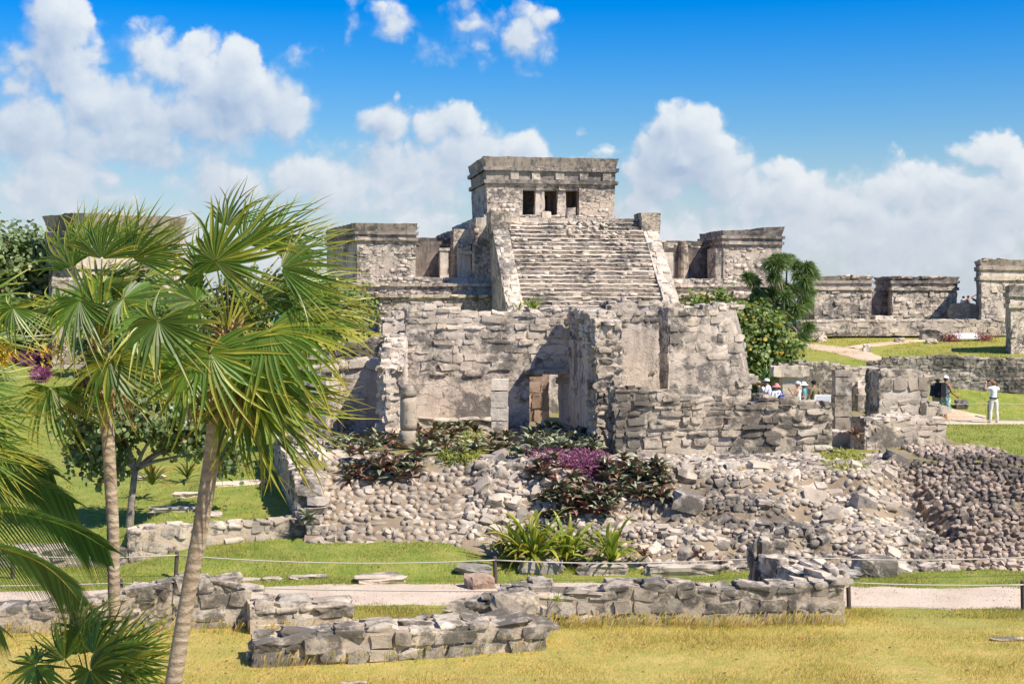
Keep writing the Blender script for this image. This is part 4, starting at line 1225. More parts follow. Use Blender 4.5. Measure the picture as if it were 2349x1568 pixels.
# side walls of the platform, left
wall('platform_side_wall', 'receding side wall of the platform beside the shaded lawn', 'stone wall', (-5.6, 33.6), (-4.0, 26.35), .45, lambda s: interp(s, [0, 7.4], [.6, .3]), [(0, PZ + .05), (.6, PZ - .02), (.85, 1.36), (1, 1.2)], (.14, .24), (.25, .55), mat=M_STONE, keep=.8)
def corner_stack():
    r = thing('corner_stack', 'stack of pale squared stones at the left corner of cobbles', 'stone stack', at(720, 1215, 26.0))
    ss = StoneSet(r, M_STONE)
    z = .25; k = 0
    while z < 1.42:
        h = RND.uniform(.13, .21)
        yy = 26.15 + max(0, z - .55) * .55
        xx = ax(722 + 8 * math.sin(k * 2.1), yy)
        ss.put((xx, yy, z + h / 2), (Vector((1, 0, 0)), Vector((0, 1, 0)), Vector((0, 0, 1))), (RND.uniform(.34, .5), .42, h * .95), 'block', .07)
        ss.put((xx - .06, yy + .5, z + h / 2), (Vector((1, 0, 0)), Vector((0, 1, 0)), Vector((0, 0, 1))), (RND.uniform(.34, .5), .5, h * .95), 'block', .07)
        z += h; k += 1
    ss.finish()
corner_stack()
wall('bed_wall', 'low coursed wall holding the plant bed above the left cobbles', 'stone wall', (ax(735, 28.4), 28.4), (ax(880, 28.9), 28.9), .4, lambda s: 1.0, [(0, azv(1043, 28.4)), (1, azv(1040, 28.9))], (.14, .2), (.25, .55), mat=M_STONE, keep=1)
wall('ledge_wall', 'low ledge of flat stones along the left platform edge', 'stone wall', (ax(652, 33), 32.8), (ax(748, 28.3), 28.2), .55, lambda s: 1.0, [(0, PZ + .12), (.5, PZ + .1), (1, PZ + .02)], (.12, .18), (.3, .6), mat=M_STONE, keep=1)

# retaining wall of the left lawn
def rw(name, label, xa, xb, top, bases):
    wall(name, label, 'stone wall', (xa, wall_line(xa) - .1), (xb, wall_line(xb) - .1), .42, bases, top, (.13, .22), (.18, .46), mat=M_DARKSTONE, keep=.95, kind='block', capsize=(.1, .2))
rw('lawn_wall', 'dark low retaining wall between lawn and the cobbled slope', -6.72, -3.55, [(0, azv(1222, 25)), (.08, azv(1213, 25)), (.35, azv(1206, 25.5)), (.7, azv(1196, 26)), (1, azv(1190, 26.4))], lambda s: interp(s, [0, 3], [-.05, .3]))
rw('lawn_wall', 'lower dark retaining wall behind the palm trunks and fronds', -12.5, -6.75, [(0, azv(1268, 25)), (.5, azv(1262, 25)), (1, azv(1256, 25))], lambda s: -.05)

# foreground walls on the dry lawn
a_, b_ = along(584, 18.05, 1250, 18.95)
wall('foreground_wall', 'thick low wall nearest the camera, alone on the dry lawn', 'stone wall', a_, b_, .72, lambda s: -.03,
     [(0, .31), (.08, .31), (.2, .37), (.42, .38), (.58, .34), (.75, .37), (.9, .37), (1, .35)], (.13, .21), (.26, .56), mat=M_DARKSTONE, core=M_MORTAR, keep=.97, capsize=(.12, .22), proud=.045, back=True)
a_, b_ = along(1225, 20.35, 1935, 20.55)
wall('path_wall', 'long low mossy wall beside the gravel path under the rope', 'stone wall', a_, b_, .6, lambda s: -.03,
     [(0, .44), (.1, .44), (.24, .48), (.3, .57), (.42, .58), (.55, .50), (.7, .50), (.8, .53), (1, .56)], (.13, .22), (.24, .56), mat=M_DARKSTONE, core=M_MORTAR, keep=.97, capsize=(.12, .2), back=True)
a_, b_ = along(1018, 20.7, 1240, 20.45)
wall('wall_end_heap', 'sloping tumbled end of the mossy wall beside the path', 'stone wall', a_, b_, .7, lambda s: -.03, [(0, .13), (.3, .24), (.55, .40), (.8, .46), (1, .50)], (.14, .22), (.25, .5), mat=M_DARKSTONE, core=M_MORTAR, keep=1, kind='rough', capsize=(.16, .3))
a_, b_ = along(0 - 260, 19.95, 395, 20.1)
wall('left_wall', 'low crumbling wall running off past the small palm', 'stone wall', a_, b_, .6, lambda s: -.03, [(0, .28), (.3, .30), (.55, .33), (.75, .42), (.88, .58), (1, .66)], (.13, .21), (.2, .5), mat=M_DARKSTONE, core=M_MORTAR, keep=.95, kind='rough', back=True)
a_, b_ = along(398, 20.1, 580, 20.3)
wall('left_wall', 'higher crumbling wall stub between the palm trunk and the path', 'stone wall', a_, b_, .65, lambda s: -.03, [(0, .68), (.4, .64), (.7, .6), (1, .46)], (.14, .22), (.22, .5), mat=M_DARKSTONE, core=M_MORTAR, keep=.97, back=True)
a_, b_ = along(575, 19.9, 812, 20.3)
wall('left_wall', 'low stepped wall remnant with flat stones behind the foreground wall', 'stone wall', a_, b_, .6, lambda s: -.03, [(0, .40), (.3, .36), (.6, .34), (1, .30)], (.13, .2), (.26, .6), mat=M_DARKSTONE, core=M_MORTAR, keep=1, kind='slab')
wall('cross_wall', 'stepped cross wall climbing from the path wall to upright stone', 'stone wall', (ax(1742, 22.2), 22.25), (ax(1868, 20.9), 21.1), .55, lambda s: -.03, [(0, .72), (.25, .62), (.5, .58), (.8, .55), (1, .66)], (.13, .2), (.3, .6), mat=M_STONE, core=M_MORTAR, keep=1, capsize=(.18, .3))
wall('upright_stone', 'tall dark upright stone with vertical cracks at the path wall', 'standing stone', (ax(1728, 22.3), 22.3), (ax(1792, 22.3), 22.3), .45, lambda s: -.05, [(0, .84), (.5, .88), (1, .84)], (.3, .5), (.15, .26), mat=M_DARKSTONE, core=M_DARKSTONE, keep=.8, kind='rough', proud=.05, capkind='slab')

# loose rocks
def gp(u, v, y): 
    x = ax(u, y); return (x, y, ground_z(x, y))
rock('rock', 'big tilted grey slab in the mossy wall beside the path', at(1182, 1420, 20.35), (.62, .42, .50), M_DARKSTONE, 1, .1)
rock('rock', 'broad low grey rock split in two on the grass berm', gp(870, 1318, 23.7), (.85, .5, .16), M_DARKSTONE, 2, .2, flat=.5)
rock('rock', 'pinkish rounded rock beside the rope post', gp(1103, 1342, 23.2), (.42, .34, .28), M_PINK, 3, .3)
rock('rock', 'flat pale rock under the strappy plants, left end', gp(1085, 1305, 24.3), (.6, .4, .16), M_GREYROCK, 4, 0)
rock('rock', 'pale rock at the foot of the strappy plants', gp(1240, 1312, 24.5), (.75, .4, .26), M_GREYROCK, 5, 0)
rock('rock', 'long pale kerb stone below the rubble, behind the rope', gp(1570, 1305, 24.4), (1.3, .35, .26), M_STONE, 6, .05, flat=.6)
rock('rock', 'broad pale kerb stone left of the upright stone', gp(1380, 1308, 24.4), (.9, .4, .24), M_STONE, 16, 0, flat=.6)
rock('rock', 'large triangular grey slab leaning at the foot of dark cobbles', at(2008, 1316, 24.3), (.68, .45, .42), M_DARKSTONE, 7, .1)
rock('rock', 'flat rock with a dark face left of the leaning slab', gp(1920, 1300, 24.2), (.7, .5, .2), M_GREYROCK, 8, 0, flat=.5)
rock('rock', 'dark block on the grass by the right picture edge', gp(2345, 1100, 36), (.6, .5, .42), M_DARKSTONE, 9, .2)
rock('rock', 'small rock on the grass beside the dark cobbles top', gp(2222, 1035, 40), (.36, .3, .2), M_STONE, 10, 0)
rock('rock', 'grey boulder on the far terrace lawn', gp(2141, 768, 75.5), (1.45, .9, .75), M_GREYROCK, 11, 0)
rock('rock', 'white stone at the fork of the dirt path', gp(1884, 776, 74), (.5, .4, .4), M_STONE, 12, 0)
rock('rock', 'upright white stone on grass inside the path bend', gp(1987, 808, 69), (.36, .3, .45), M_STONE, 13, 0)
rock('rock', 'small white stone along the thin dirt branch', gp(2063, 768, 74), (.5, .4, .32), M_STONE, 14, 0)
rock('rock', 'low pale stone near the grey boulder', gp(2136, 778, 73.6), (.6, .4, .3), M_STONE, 15, 0)
rock('rock', 'round grey rock behind the walking men', gp(2206, 925, 58), (.5, .4, .42), M_GREYROCK, 17, 0)
rock('rock', 'flat pale stone sunk in the dry lawn, right edge', gp(2310, 1450, 19.6), (.42, .2, .05), M_DARKSTONE, 18, 0, flat=.4)
rock('rock', 'flat white stone sunk in the dry lawn before the foreground wall', gp(812, 1572, 17.4), (.3, .12, .035), M_STONE, 23, 0, flat=.4)
for i, (u, v, w) in enumerate([(565, 1332, .38), (625, 1331, .26), (690, 1326, .3), (725, 1322, .32)]):
    rock('flagstone', ['leftmost and longest flagstone in the grass row beside the path', 'small second flagstone from the left beside the path', 'third flagstone from the left beside the path', 'rightmost flagstone in the grass row beside the path'][i], gp(u, v, 23.85 + i * .06), (w * 1.2, .22, .07), M_STONE, 30 + i, .05 * i, 'flagstone', 'flagstones in the grass along the path', flat=.4)
for i, (u, y, w) in enumerate([(430, 29.5, .55), (395, 27.8, .9), (480, 27.2, .45), (540, 31, 1.2), (345, 33, .7)]):
    rock('rock', ['pale flat stone under the broad-leaved tree, far', 'long pale flat stone on the shaded left lawn', 'short pale stone beside the leaning palm trunk', 'long low kerb of stone in the shaded lawn', 'grey stone beside the orange-tipped rosette'][i], gp(u, 0, y), (w, .3, .14), M_STONE, 40 + i, .15 * i, flat=.5)
# ------------------------------------------------------------------ vegetation
M_FAN = leaf_mat('fan_palm_leaf', (.115, .20, .03), (.58, .44, .07), trans=.44, rough=.40, spec=.5, var=.45, tip_from=.55, tip_to=1.05, yellow=(.34, .34, .05), yamt=.40)
M_FANDRY = leaf_mat('dry_palm_leaf', (.30, .17, .05), (.22, .11, .03), trans=.2, rough=.7, var=.35)
M_COCO = leaf_mat('feather_palm_leaf', (.075, .16, .035), (.24, .24, .04), trans=.35, rough=.35, spec=.55, var=.4)
M_GRAPE = leaf_mat('round_leaf', (.17, .235, .06), (.23, .28, .07), trans=.38, rough=.46, spec=.5, var=.5, yellow=(.46, .30, .04), yamt=.14)
M_GRAPED = leaf_mat('dusty_round_leaf', (.19, .25, .10), (.24, .29, .10), trans=.38, rough=.42, spec=.6, var=.5, yellow=(.30, .16, .05), yamt=.05)
M_SHAG = leaf_mat('long_narrow_leaf', (.13, .205, .065), (.24, .29, .09), trans=.25, rough=.4, spec=.5, var=.5)
M_LILY = leaf_mat('strappy_leaf', (.20, .27, .04), (.46, .38, .07), trans=.42, rough=.35, spec=.5, var=.4, yellow=(.42, .33, .05), yamt=.22, tip_from=.5)
M_ROS = leaf_mat('two_tone_leaf', (.145, .205, .10), (.36, .34, .22), under=(.15, .14, .10), trans=.10, rough=.38, spec=.6, var=.45, tip_from=.3)
M_ROSR = leaf_mat('reddish_leaf', (.19, .18, .10), (.33, .14, .11), under=(.20, .085, .08), trans=.10, rough=.38, spec=.6, var=.45, tip_from=.1)
M_PURP = leaf_mat('purple_leaf', (.11, .025, .085), (.25, .06, .13), trans=.3, rough=.5, var=.55, tip_from=.2)
M_SPIKE = leaf_mat('orange_tipped_leaf', (.12, .15, .03), (.42, .17, .03), trans=.3, rough=.4, var=.4, tip_from=.35)
M_REDPL = leaf_mat('red_leaf', (.28, .08, .08), (.38, .13, .12), trans=.3, rough=.5, var=.4)
M_GRASSD = leaf_mat('dry_grass', (.50, .34, .10), (.68, .49, .19), trans=.3, rough=.7, spec=.2, var=.35, tip_from=.2, yellow=(.32, .33, .06), yamt=.6)
M_GRASSG = leaf_mat('green_grass', (.21, .255, .045), (.37, .37, .09), trans=.35, rough=.6, spec=.25, var=.4, tip_from=.2, yellow=(.52, .40, .11), yamt=.32)
M_FLOWER = leaf_mat('yellow_flower', (.60, .38, .05), (.65, .42, .08), trans=.2, rough=.7)

def bark_mat(name, a, b, ring=14.0):
    m, t, bs, out = base_mat(name)
    geo = t.node('ShaderNodeNewGeometry'); P = geo.outputs['Position']
    sp = t.node('ShaderNodeSeparateXYZ'); t.put(sp.inputs[0], P)
    n = t.noise(P, 6, 6, .65)
    f = t.noise(t.scale(P, (14, 14, 40)), 1.0, 5, .7)
    w = t.math('SINE', t.math('MULTIPLY_ADD', sp.outputs[2], ring * 6.283, t.math('MULTIPLY', n, 15.0)))
    c = t.mix(t.ramp(n, .35, .65), a, b)
    c = t.mix(t.math('MULTIPLY', t.ramp(w, .35, 1.0), .30), c, tuple(x * .45 for x in a))
    c = t.mix(t.math('MULTIPLY', t.ramp(f, .52, .72), .55), c, tuple(x * .4 for x in a))
    t.put(bs.inputs['Base Color'], c)
    bs.inputs['Roughness'].default_value = .9
    bp = t.node('ShaderNodeBump'); bp.inputs['Strength'].default_value = .7; bp.inputs['Distance'].default_value = .012
    t.put(bp.inputs['Height'], t.math('MULTIPLY_ADD', w, -.4, f)); t.put(bs.inputs['Normal'], bp.outputs[0])
    return m
M_PALMBARK = bark_mat('palm_bark', (.30, .22, .15), (.42, .33, .24))
M_FIBRE = bark_mat('palm_fibre', (.34, .20, .09), (.46, .30, .15), 30)
M_BARK = bark_mat('grey_bark', (.22, .18, .14), (.33, .28, .23), 5)

WIND = Vector((.42, .06, .10))
def fan(parent, hub, crown, axis, normal, R, half=140, nseg=27, droop=.16, wind=.5, mat=None, name='frond', rr=None):
    """one palmate leaf: petiole from the crown to the hub, and the folded segments spread round it"""
    rr = rr or RND
    axis = Vector(axis).normalized()
    normal = Vector(normal); normal = (normal - axis * normal.dot(axis)).normalized()
    side = normal.cross(axis)
    V = []; F = []; T = []; Rn = []
    S = (.03, .20, .36, .52, .70, .86, .95)
    fr = rr.random()
    tint = rr.uniform(.0, .35)
    d = rad(2 * half / nseg)
    for k in range(nseg):
        th = rad(-half + 2 * half * (k + .5) / nseg)
        ln = R * (.60 + .40 * (1 + math.cos(th)) / 2) * rr.uniform(.88, 1.07)
        dth = rr.gauss(0, .09); bend = rr.gauss(0, .13); dr = droop * rr.uniform(.3, 1.9); wf = wind * rr.uniform(.6, 1.3)
        rn = tint + rr.random() * .5
        o = len(V)
        wj = .36 * d * .5 * .86 * R * 1.04
        for s in S:
            r = ln * s
            free = max(0.0, s - .36) / .64
            a = th + dth * free * 1.5
            dirv = axis * math.cos(a) + side * math.sin(a)
            tan = -axis * math.sin(a) + side * math.cos(a)
            p = hub + dirv * r + tan * bend * ln * free * free
            p = p - normal * (.10 * R * (s ** 2) * math.cos(th * .5))      # the blade is cupped
            p = p + Vector((0, 0, -1)) * dr * R * (s ** 2.2) + WIND * wf * R * (s ** 1.8)
            w = (s * d * .5 * R * 1.06) if s <= .36 else wj * max(.05, 1 - free ** 2.0) * 1.12
            h = w * .55
            V += [p - tan * w + normal * h, p - normal * h * .3, p + tan * w + normal * h]
            T += [s, s * .9, s]; Rn += [rn] * 3
        tipv = V[-2] + (V[-2] - V[-5]) * .75
        V.append(tipv); T.append(1.0); Rn.append(rn)
        n = len(S)
        for i in range(n - 1):
            a = o + i * 3
            F += [(a, a + 1, a + 4, a + 3), (a + 1, a + 2, a + 5, a + 4)]
        a = o + (n - 1) * 3
        F += [(a, a + 1, o + n * 3, o + n * 3), (a + 1, a + 2, o + n * 3, o + n * 3)]
    F = [f if f[2] != f[3] else f[:3] for f in F]
    # petiole
    o = len(V); c = Vector(crown); mid = (c + hub) / 2 + Vector((0, 0, .07 * (hub - c).length)); pts = [c, c.lerp(mid, .6), mid.lerp(hub, .5), hub]
    for i, p in enumerate(pts):
        dd = (pts[min(i + 1, 3)] - pts[max(i - 1, 0)]).normalized(); a = dd.orthogonal().normalized(); b = dd.cross(a); q = .011 - .002 * i
        for g in range(4): V.append(p + (a * math.cos(g * 1.571) + b * math.sin(g * 1.571)) * q); T.append(.78); Rn.append(.5)
    for i in range(3):
        for g in range(4): F.append((o + i * 4 + g, o + i * 4 + (g + 1) % 4, o + i * 4 + 4 + (g + 1) % 4, o + i * 4 + 4 + g))
    me = bpy.data.meshes.new(name)
    off = Vector(parent.location)
    me.from_pydata([tuple(p - off) for p in V], [], F)
    for nm, vals in (('t', T), ('rnd', Rn)):
        at_ = me.attributes.new(nm, 'FLOAT', 'POINT'); at_.data.foreach_set('value', np.array(vals, np.float32))
    me.materials.append(mat or M_FAN)
    ob = bpy.data.objects.new(name, me)
    link(ob, parent)
    return ob

def axis_of(deg, pitch):
    a = rad(deg); p = rad(pitch)
    return Vector((math.cos(a) * math.cos(p), -math.sin(p), math.sin(a) * math.cos(p)))

def thatch_palm(label, y, trunk, fronds, crown_uv, widths, extra=10, seed=1, R0=180):
    rr = random.Random(seed)
    cr = at(crown_uv[0], crown_uv[1], y)
    base = at(trunk[0][0], trunk[0][1], y)
    root = thing('fan_palm', label, 'palm tree', base)
    pts = [at(u, v, y) for u, v in trunk]
    # finer trunk with slight irregular thickness
    P = []; Rr = []
    for (a, b, wa, wb) in zip(pts[:-1], pts[1:], widths[:-1], widths[1:]):
        n = max(2, int((b - a).length / .10))
        for i in range(n):
            f = i / n; P.append(a.lerp(b, f)); Rr.append(lerp(wa, wb, f) * (1 + .06 * noise.noise(Vector((a.x + 1, 0, lerp(a.z, b.z, f) * 9)))))
    P.append(pts[-1]); Rr.append(widths[-1])
    mb = MB(); mb.tube(P, Rr, 12); mb.build('trunk', M_PALMBARK, root, smooth=True)
    # leaf bases and fibre under the crown
    mb = MB()
    for k in range(46):
        f = rr.random(); p = pts[-2].lerp(pts[-1], f)
        g = rr.uniform(0, 6.28); o = Vector((math.cos(g), math.sin(g), 0))
        a = p + o * .045; b = p + o * rr.uniform(.09, .17) + Vector((0, 0, rr.uniform(.05, .22)))
        mb.tube([a, a.lerp(b, .5), b], [.016, .013, .004], 5)
    mb.build('leaf_bases', M_FIBRE, root)
    mpp = y / FOC
    for (u, v, dy, deg, pitch, R, half, nx, ny, nz) in fronds:
        hub = at(u, v, y + dy)
        fan(root, hub, cr + Vector((0, 0, -.05)), axis_of(deg, pitch), (nx, ny, nz), R * mpp * .93, half * .92, rr=rr, droop=rr.uniform(.06, .2), wind=rr.uniform(.4, .7))
    # fronds round the back and sides of the crown
    for k in range(extra):
        g = rr.uniform(0, math.pi); el = rr.uniform(-.9, 1.0)
        d = Vector((math.cos(g) * math.cos(el), math.sin(g) * math.cos(el) * .9, math.sin(el)))
        hub = cr + d * rr.uniform(.40, .62)
        fan(root, hub, cr, d + Vector((.3, 0, .05 + .2 * math.sin(el))), Vector((0, 0, 1)) + Vector((0, -.6, 0)), R0 * mpp * rr.uniform(.85, 1.1), 130, rr=rr, droop=.25)
    for k in range(6):
        g = rr.uniform(0, 6.28)
        d = Vector((math.cos(g) * .6, math.sin(g) * .6, -1)).normalized()
        fan(root, cr + d * .28 + Vector((0, 0, -.1)), cr, d, (math.cos(g), math.sin(g), .2), R0 * mpp * .6, 60, nseg=14, mat=M_FANDRY, name='dead_frond', rr=rr, droop=.3, wind=.1)
    return root, cr

Y1 = 10.0
rp, rcr = thatch_palm('tall leaning fan palm with a stout curved trunk, nearest the ruin', Y1,
    [(322, 2190), (345, 1850), (392, 1600), (425, 1400), (462, 1200), (484, 1060), (500, 960), (515, 860), (524, 770)],
    [(495, 600, -.35, 72, 10, 178, 150, 0, -1, .15), (560, 560, .0, 62, 5, 175, 81, -.3, -.8, .5), (606, 560, .1, 42, 5, 180, 81, -.2, -.7, .6), (640, 590, .3, 38, 0, 170, 78, 0, -.5, .8),
     (644, 616, -.2, 18, 10, 185, 88, 0, -.8, .5), (655, 660, .1, 0, 5, 190, 81, 0, -.55, .8), (690, 715, -.1, -16, 10, 172, 81, .1, -.7, .7), (640, 700, .3, -8, 0, 190, 81, 0, -.4, .9), 
     (618, 757, -.35, -52, 15, 205, 125, .2, -.9, .4), (600, 830, -.2, -62, 10, 215, 110, .2, -.9, .2), (560, 880, -.15, -66, 8, 250, 90, .1, -1, .1), (585, 900, .1, -60, 0, 240, 80, .2, -1, .2),
     (481, 808, -.45, -80, 15, 182, 150, 0, -1, .2), (364, 737, -.5, -100, 25, 170, 155, -.05, -.9, .6), (430, 850, -.1, -118, 10, 180, 120, -.2, -1, .2), (450, 690, .1, 165, 5, 170, 120, -.1, -.6, .8), (520, 520, .25, 82, 0, 130, 81, -.3, -.9, .3), (470, 630, .2, 130, 0, 140, 120, -.5, -.8, .4), (600, 680, .2, 25, 5, 200, 81, -.1, -.6, .8), ],
    (522, 745), [.070, .066, .060, .056, .055, .058, .070, .078, .06], extra=3, seed=5)
Y2 = 12.4
lp, lcr = thatch_palm('straight slender fan palm left of the leaning palm', Y2,
    [(290, 1890), (276, 1560), (262, 1380), (259, 1200), (248, 1000), (237, 900), (226, 800)],
    [(165, 614, -.2, 112, 5, 160, 81, -.3, -.9, .3), (234, 594, -.3, 85, 10, 160, 88, 0, -.9, .4), (304, 596, -.3, 62, 10, 165, 88, 0, -.9, .4), (275, 560, .2, 72, 0, 130, 81, 0, -.8, .6), (340, 590, .2, 40, 5, 140, 81, 0, -.7, .7), (330, 640, .0, 18, 10, 150, 81, 0, -.6, .8), (200, 560, .2, 100, 0, 130, 74, -.2, -.8, .5),
     (284, 684, -.4, -15, 25, 165, 150, 0, -.8, .6), (183, 688, -.35, -110, 20, 180, 100, -.2, -.9, .5), (252, 829, -.5, -82, 15, 160, 155, 0, -1, .25), (117, 889, -.3, -95, 10, 165, 110, -.1, -1, .2), (320, 800, .0, -40, 10, 160, 120, .1, -.9, .5), (140, 700, .1, 175, 5, 150, 120, -.1, -.6, .8), (220, 700, .1, 140, 10, 150, 120, -.2, -.6, .8), (250, 650, .3, 30, 0, 170, 81, 0, -.6, .8)],
    (226, 770), [.058, .056, .054, .054, .056, .066, .055], extra=2, seed=8, R0=150)
# third palm: only its right side reaches into the view
Y3 = 10.6
tp, tcr = thatch_palm('fan palm at the left edge with only its right fronds showing', Y3,
    [(-190, 2140), (-180, 1700), (-165, 1300), (-155, 950), (-150, 850)],
    [(30, 706, -.3, -95, 15, 95, 150, 0, -.9, .5), (-70, 880, -.2, -10, 10, 150, 80, 0, -.6, .8), (-60, 940, .0, -25, 5, 160, 80, 0, -.7, .7), (-70, 990, .1, -38, 10, 175, 75, .1, -.8, .5), (-70, 1020, -.2, -52, 5, 165, 75, .1, -.9, .4), (-110, 760, .2, 40, 0, 120, 110, 0, -.6, .8)],
    (-150, 840), [.06, .058, .056, .06, .06], extra=3, seed=13, R0=150)
# small palm at the bottom edge
Y4 = 11.4
sp_, scr = thatch_palm('small young fan palm in the lower left corner', Y4,
    [(215, 2015), (212, 1850), (210, 1700), (208, 1600)],
    [(215, 1500, -.1, 68, 5, 150, 95, -.2, -.8, .5), (262, 1505, .1, 40, 5, 165, 90, 0, -.7, .7), (290, 1515, .0, 22, 10, 140, 95, 0, -.7, .7), (150, 1512, .0, 118, 5, 135, 80, -.3, -.8, .5), (83, 1524, -.4, -150, 25, 110, 160, 0, -.9, .6), (207, 1535, -.4, -45, 20, 120, 160, 0, -.9, .5), (275, 1560, .0, -15, 10, 140, 110, .1, -.8, .6), (120, 1580, .0, -140, 10, 130, 130, -.1, -.9, .5), (180, 1500, .3, 95, 0, 120, 90, 0, -.8, .6)],
    (208, 1590), [.05, .05, .05, .05], extra=3, seed=21, R0=130)

def flower_sprays(root, pts, y):
    for (u, v, n) in pts:
        mb = MB()
        c = at(u, v, y)
        for k in range(n):
            d = Vector((RND.gauss(0, .5), RND.gauss(0, .5), -abs(RND.gauss(.6, .4)))).normalized()
            p = c + d * RND.uniform(.02, .16); e = p + Vector((RND.gauss(0, .02), RND.gauss(0, .02), -.03))
            mb.tube([p, e], [.006, .003], 3)
            for q in range(3):
                f = p.lerp(e, RND.random()) + Vector((RND.gauss(0, .012), RND.gauss(0, .012), RND.gauss(0, .012)))
                mb.add([f + Vector((.006, 0, 0)), f + Vector((-.006, 0, .004)), f + Vector((0, .004, -.007)), f + Vector((0, -.006, .006))], [(0, 1, 2), (0, 2, 3), (1, 3, 2), (0, 3, 1)])
        mb.build('flower_spray', M_FLOWER, root, kind='stuff')
flower_sprays(tp, [(6, 785, 45), (-5, 800, 40), (95, 790, 20)], Y3 + .2)
flower_sprays(lp, [(125, 780, 26), (138, 795, 20)], Y2 + .3)

# feather-leaved palm reaching in from the left
def feather_palm():
    y = 12.6
    root = thing('feather_palm', 'palm with arching feather fronds reaching in from the left edge', 'palm tree', at(-260, 1870, y))
    mb = MB(); mb.tube([at(-260, 1890, y), at(-262, 1500, y), at(-255, 1300, y)], [.13, .11, .10], 12); mb.build('trunk', M_PALMBARK, root, smooth=True)
    c = Vector(at(-255, 1290, y))
    def frond(pts, ln, dens=58, down=.45):
        ln *= 1.25
        P = [at(u, v, y + d) for u, v, d in pts]
        V = []; F = []; T = []; Rn = []
        def pos(f):
            s = f * (len(P) - 1); i = min(int(s), len(P) - 2); q = s - i
            p0 = P[max(i - 1, 0)]; p1 = P[i]; p2 = P[i + 1]; p3 = P[min(i + 2, len(P) - 1)]
            return .5 * ((2 * p1) + (p2 - p0) * q + (2 * p0 - 5 * p1 + 4 * p2 - p3) * q * q + (3 * p1 - p0 - 3 * p2 + p3) * q ** 3)
        for k in range(dens):
            f = .12 + .88 * k / (dens - 1)
            p = pos(f); tan = (pos(min(1, f + .02)) - pos(max(0, f - .02))).normalized()
            sd = tan.cross(Vector((0, 0, 1))).normalized(); up = sd.cross(tan)
            for sg in (-1, 1):
                l = ln * (.45 + .55 * math.sin(math.pi * min(1, f * .85 + .12))) * RND.uniform(.9, 1.1)
                d0 = (tan * .66 + (sd * .50 + up * .80) * sg * .72 + Vector((0, 0, -.12))).normalized()
                w = .0105; o = len(V); rn = RND.random()
                for s in (0, .35, .7, 1.0):
                    q = p + d0 * l * s + Vector((.10 * l * s * s, 0, -down * l * s * s)) 
                    wn = (tan * .75 - up * sg * .45).normalized()
                    ww = w * (1.0 if s < .5 else 1.15 * (1 - s) + .06)
                    V += [q - wn * ww, q + wn * ww]; T += [s, s]; Rn += [rn, rn]
                for i in range(3): F.append((o + i * 2, o + i * 2 + 1, o + i * 2 + 3, o + i * 2 + 2))
        np_ = len(P)
        off = Vector(root.location)
        me = bpy.data.meshes.new('frond'); me.from_pydata([tuple(v - off) for v in V], [], F)
        for nm, vals in (('t', T), ('rnd', Rn)):
            a_ = me.attributes.new(nm, 'FLOAT', 'POINT'); a_.data.foreach_set('value', np.array(vals, np.float32))
        me.materials.append(M_COCO)
        o = bpy.data.objects.new('frond', me); link(o, root)
        mb = MB(); mb.tube([pos(i / 14) for i in range(15)], [.018 - .014 * i / 14 for i in range(15)], 6)
        r = mb.build('midrib', M_LILY, root, smooth=True)
    frond([(-255, 1290, 0), (-120, 1180, -.1), (16, 1172, -.2), (124, 1196, -.3), (190, 1224, -.3), (246, 1258, -.3)], .36)
    frond([(-255, 1290, 0), (-120, 1240, -.3), (0, 1255, -.5), (83, 1284, -.6), (140, 1326, -.6), (188, 1384, -.6)], .34)
    frond([(-255, 1290, 0), (-120, 1120, .2), (0, 1095, .3), (90, 1110, .3), (165, 1150, .3)], .34)
    frond([(-255, 1290, 0), (-160, 1110, .5), (-60, 1040, .6), (60, 1050, .6), (120, 1085, .6)], .34)
    frond([(-255, 1290, 0), (-170, 1330, -.3), (-90, 1370, -.5), (0, 1440, -.6)], .34)
    for k in range(5):
        frond([(-255, 1290, 0), (-330, 1150, .3 * k - .5), (-430, 1150, .5 * k - .8), (-520, 1240, .6 * k - 1)], .36, 40)
feather_palm()

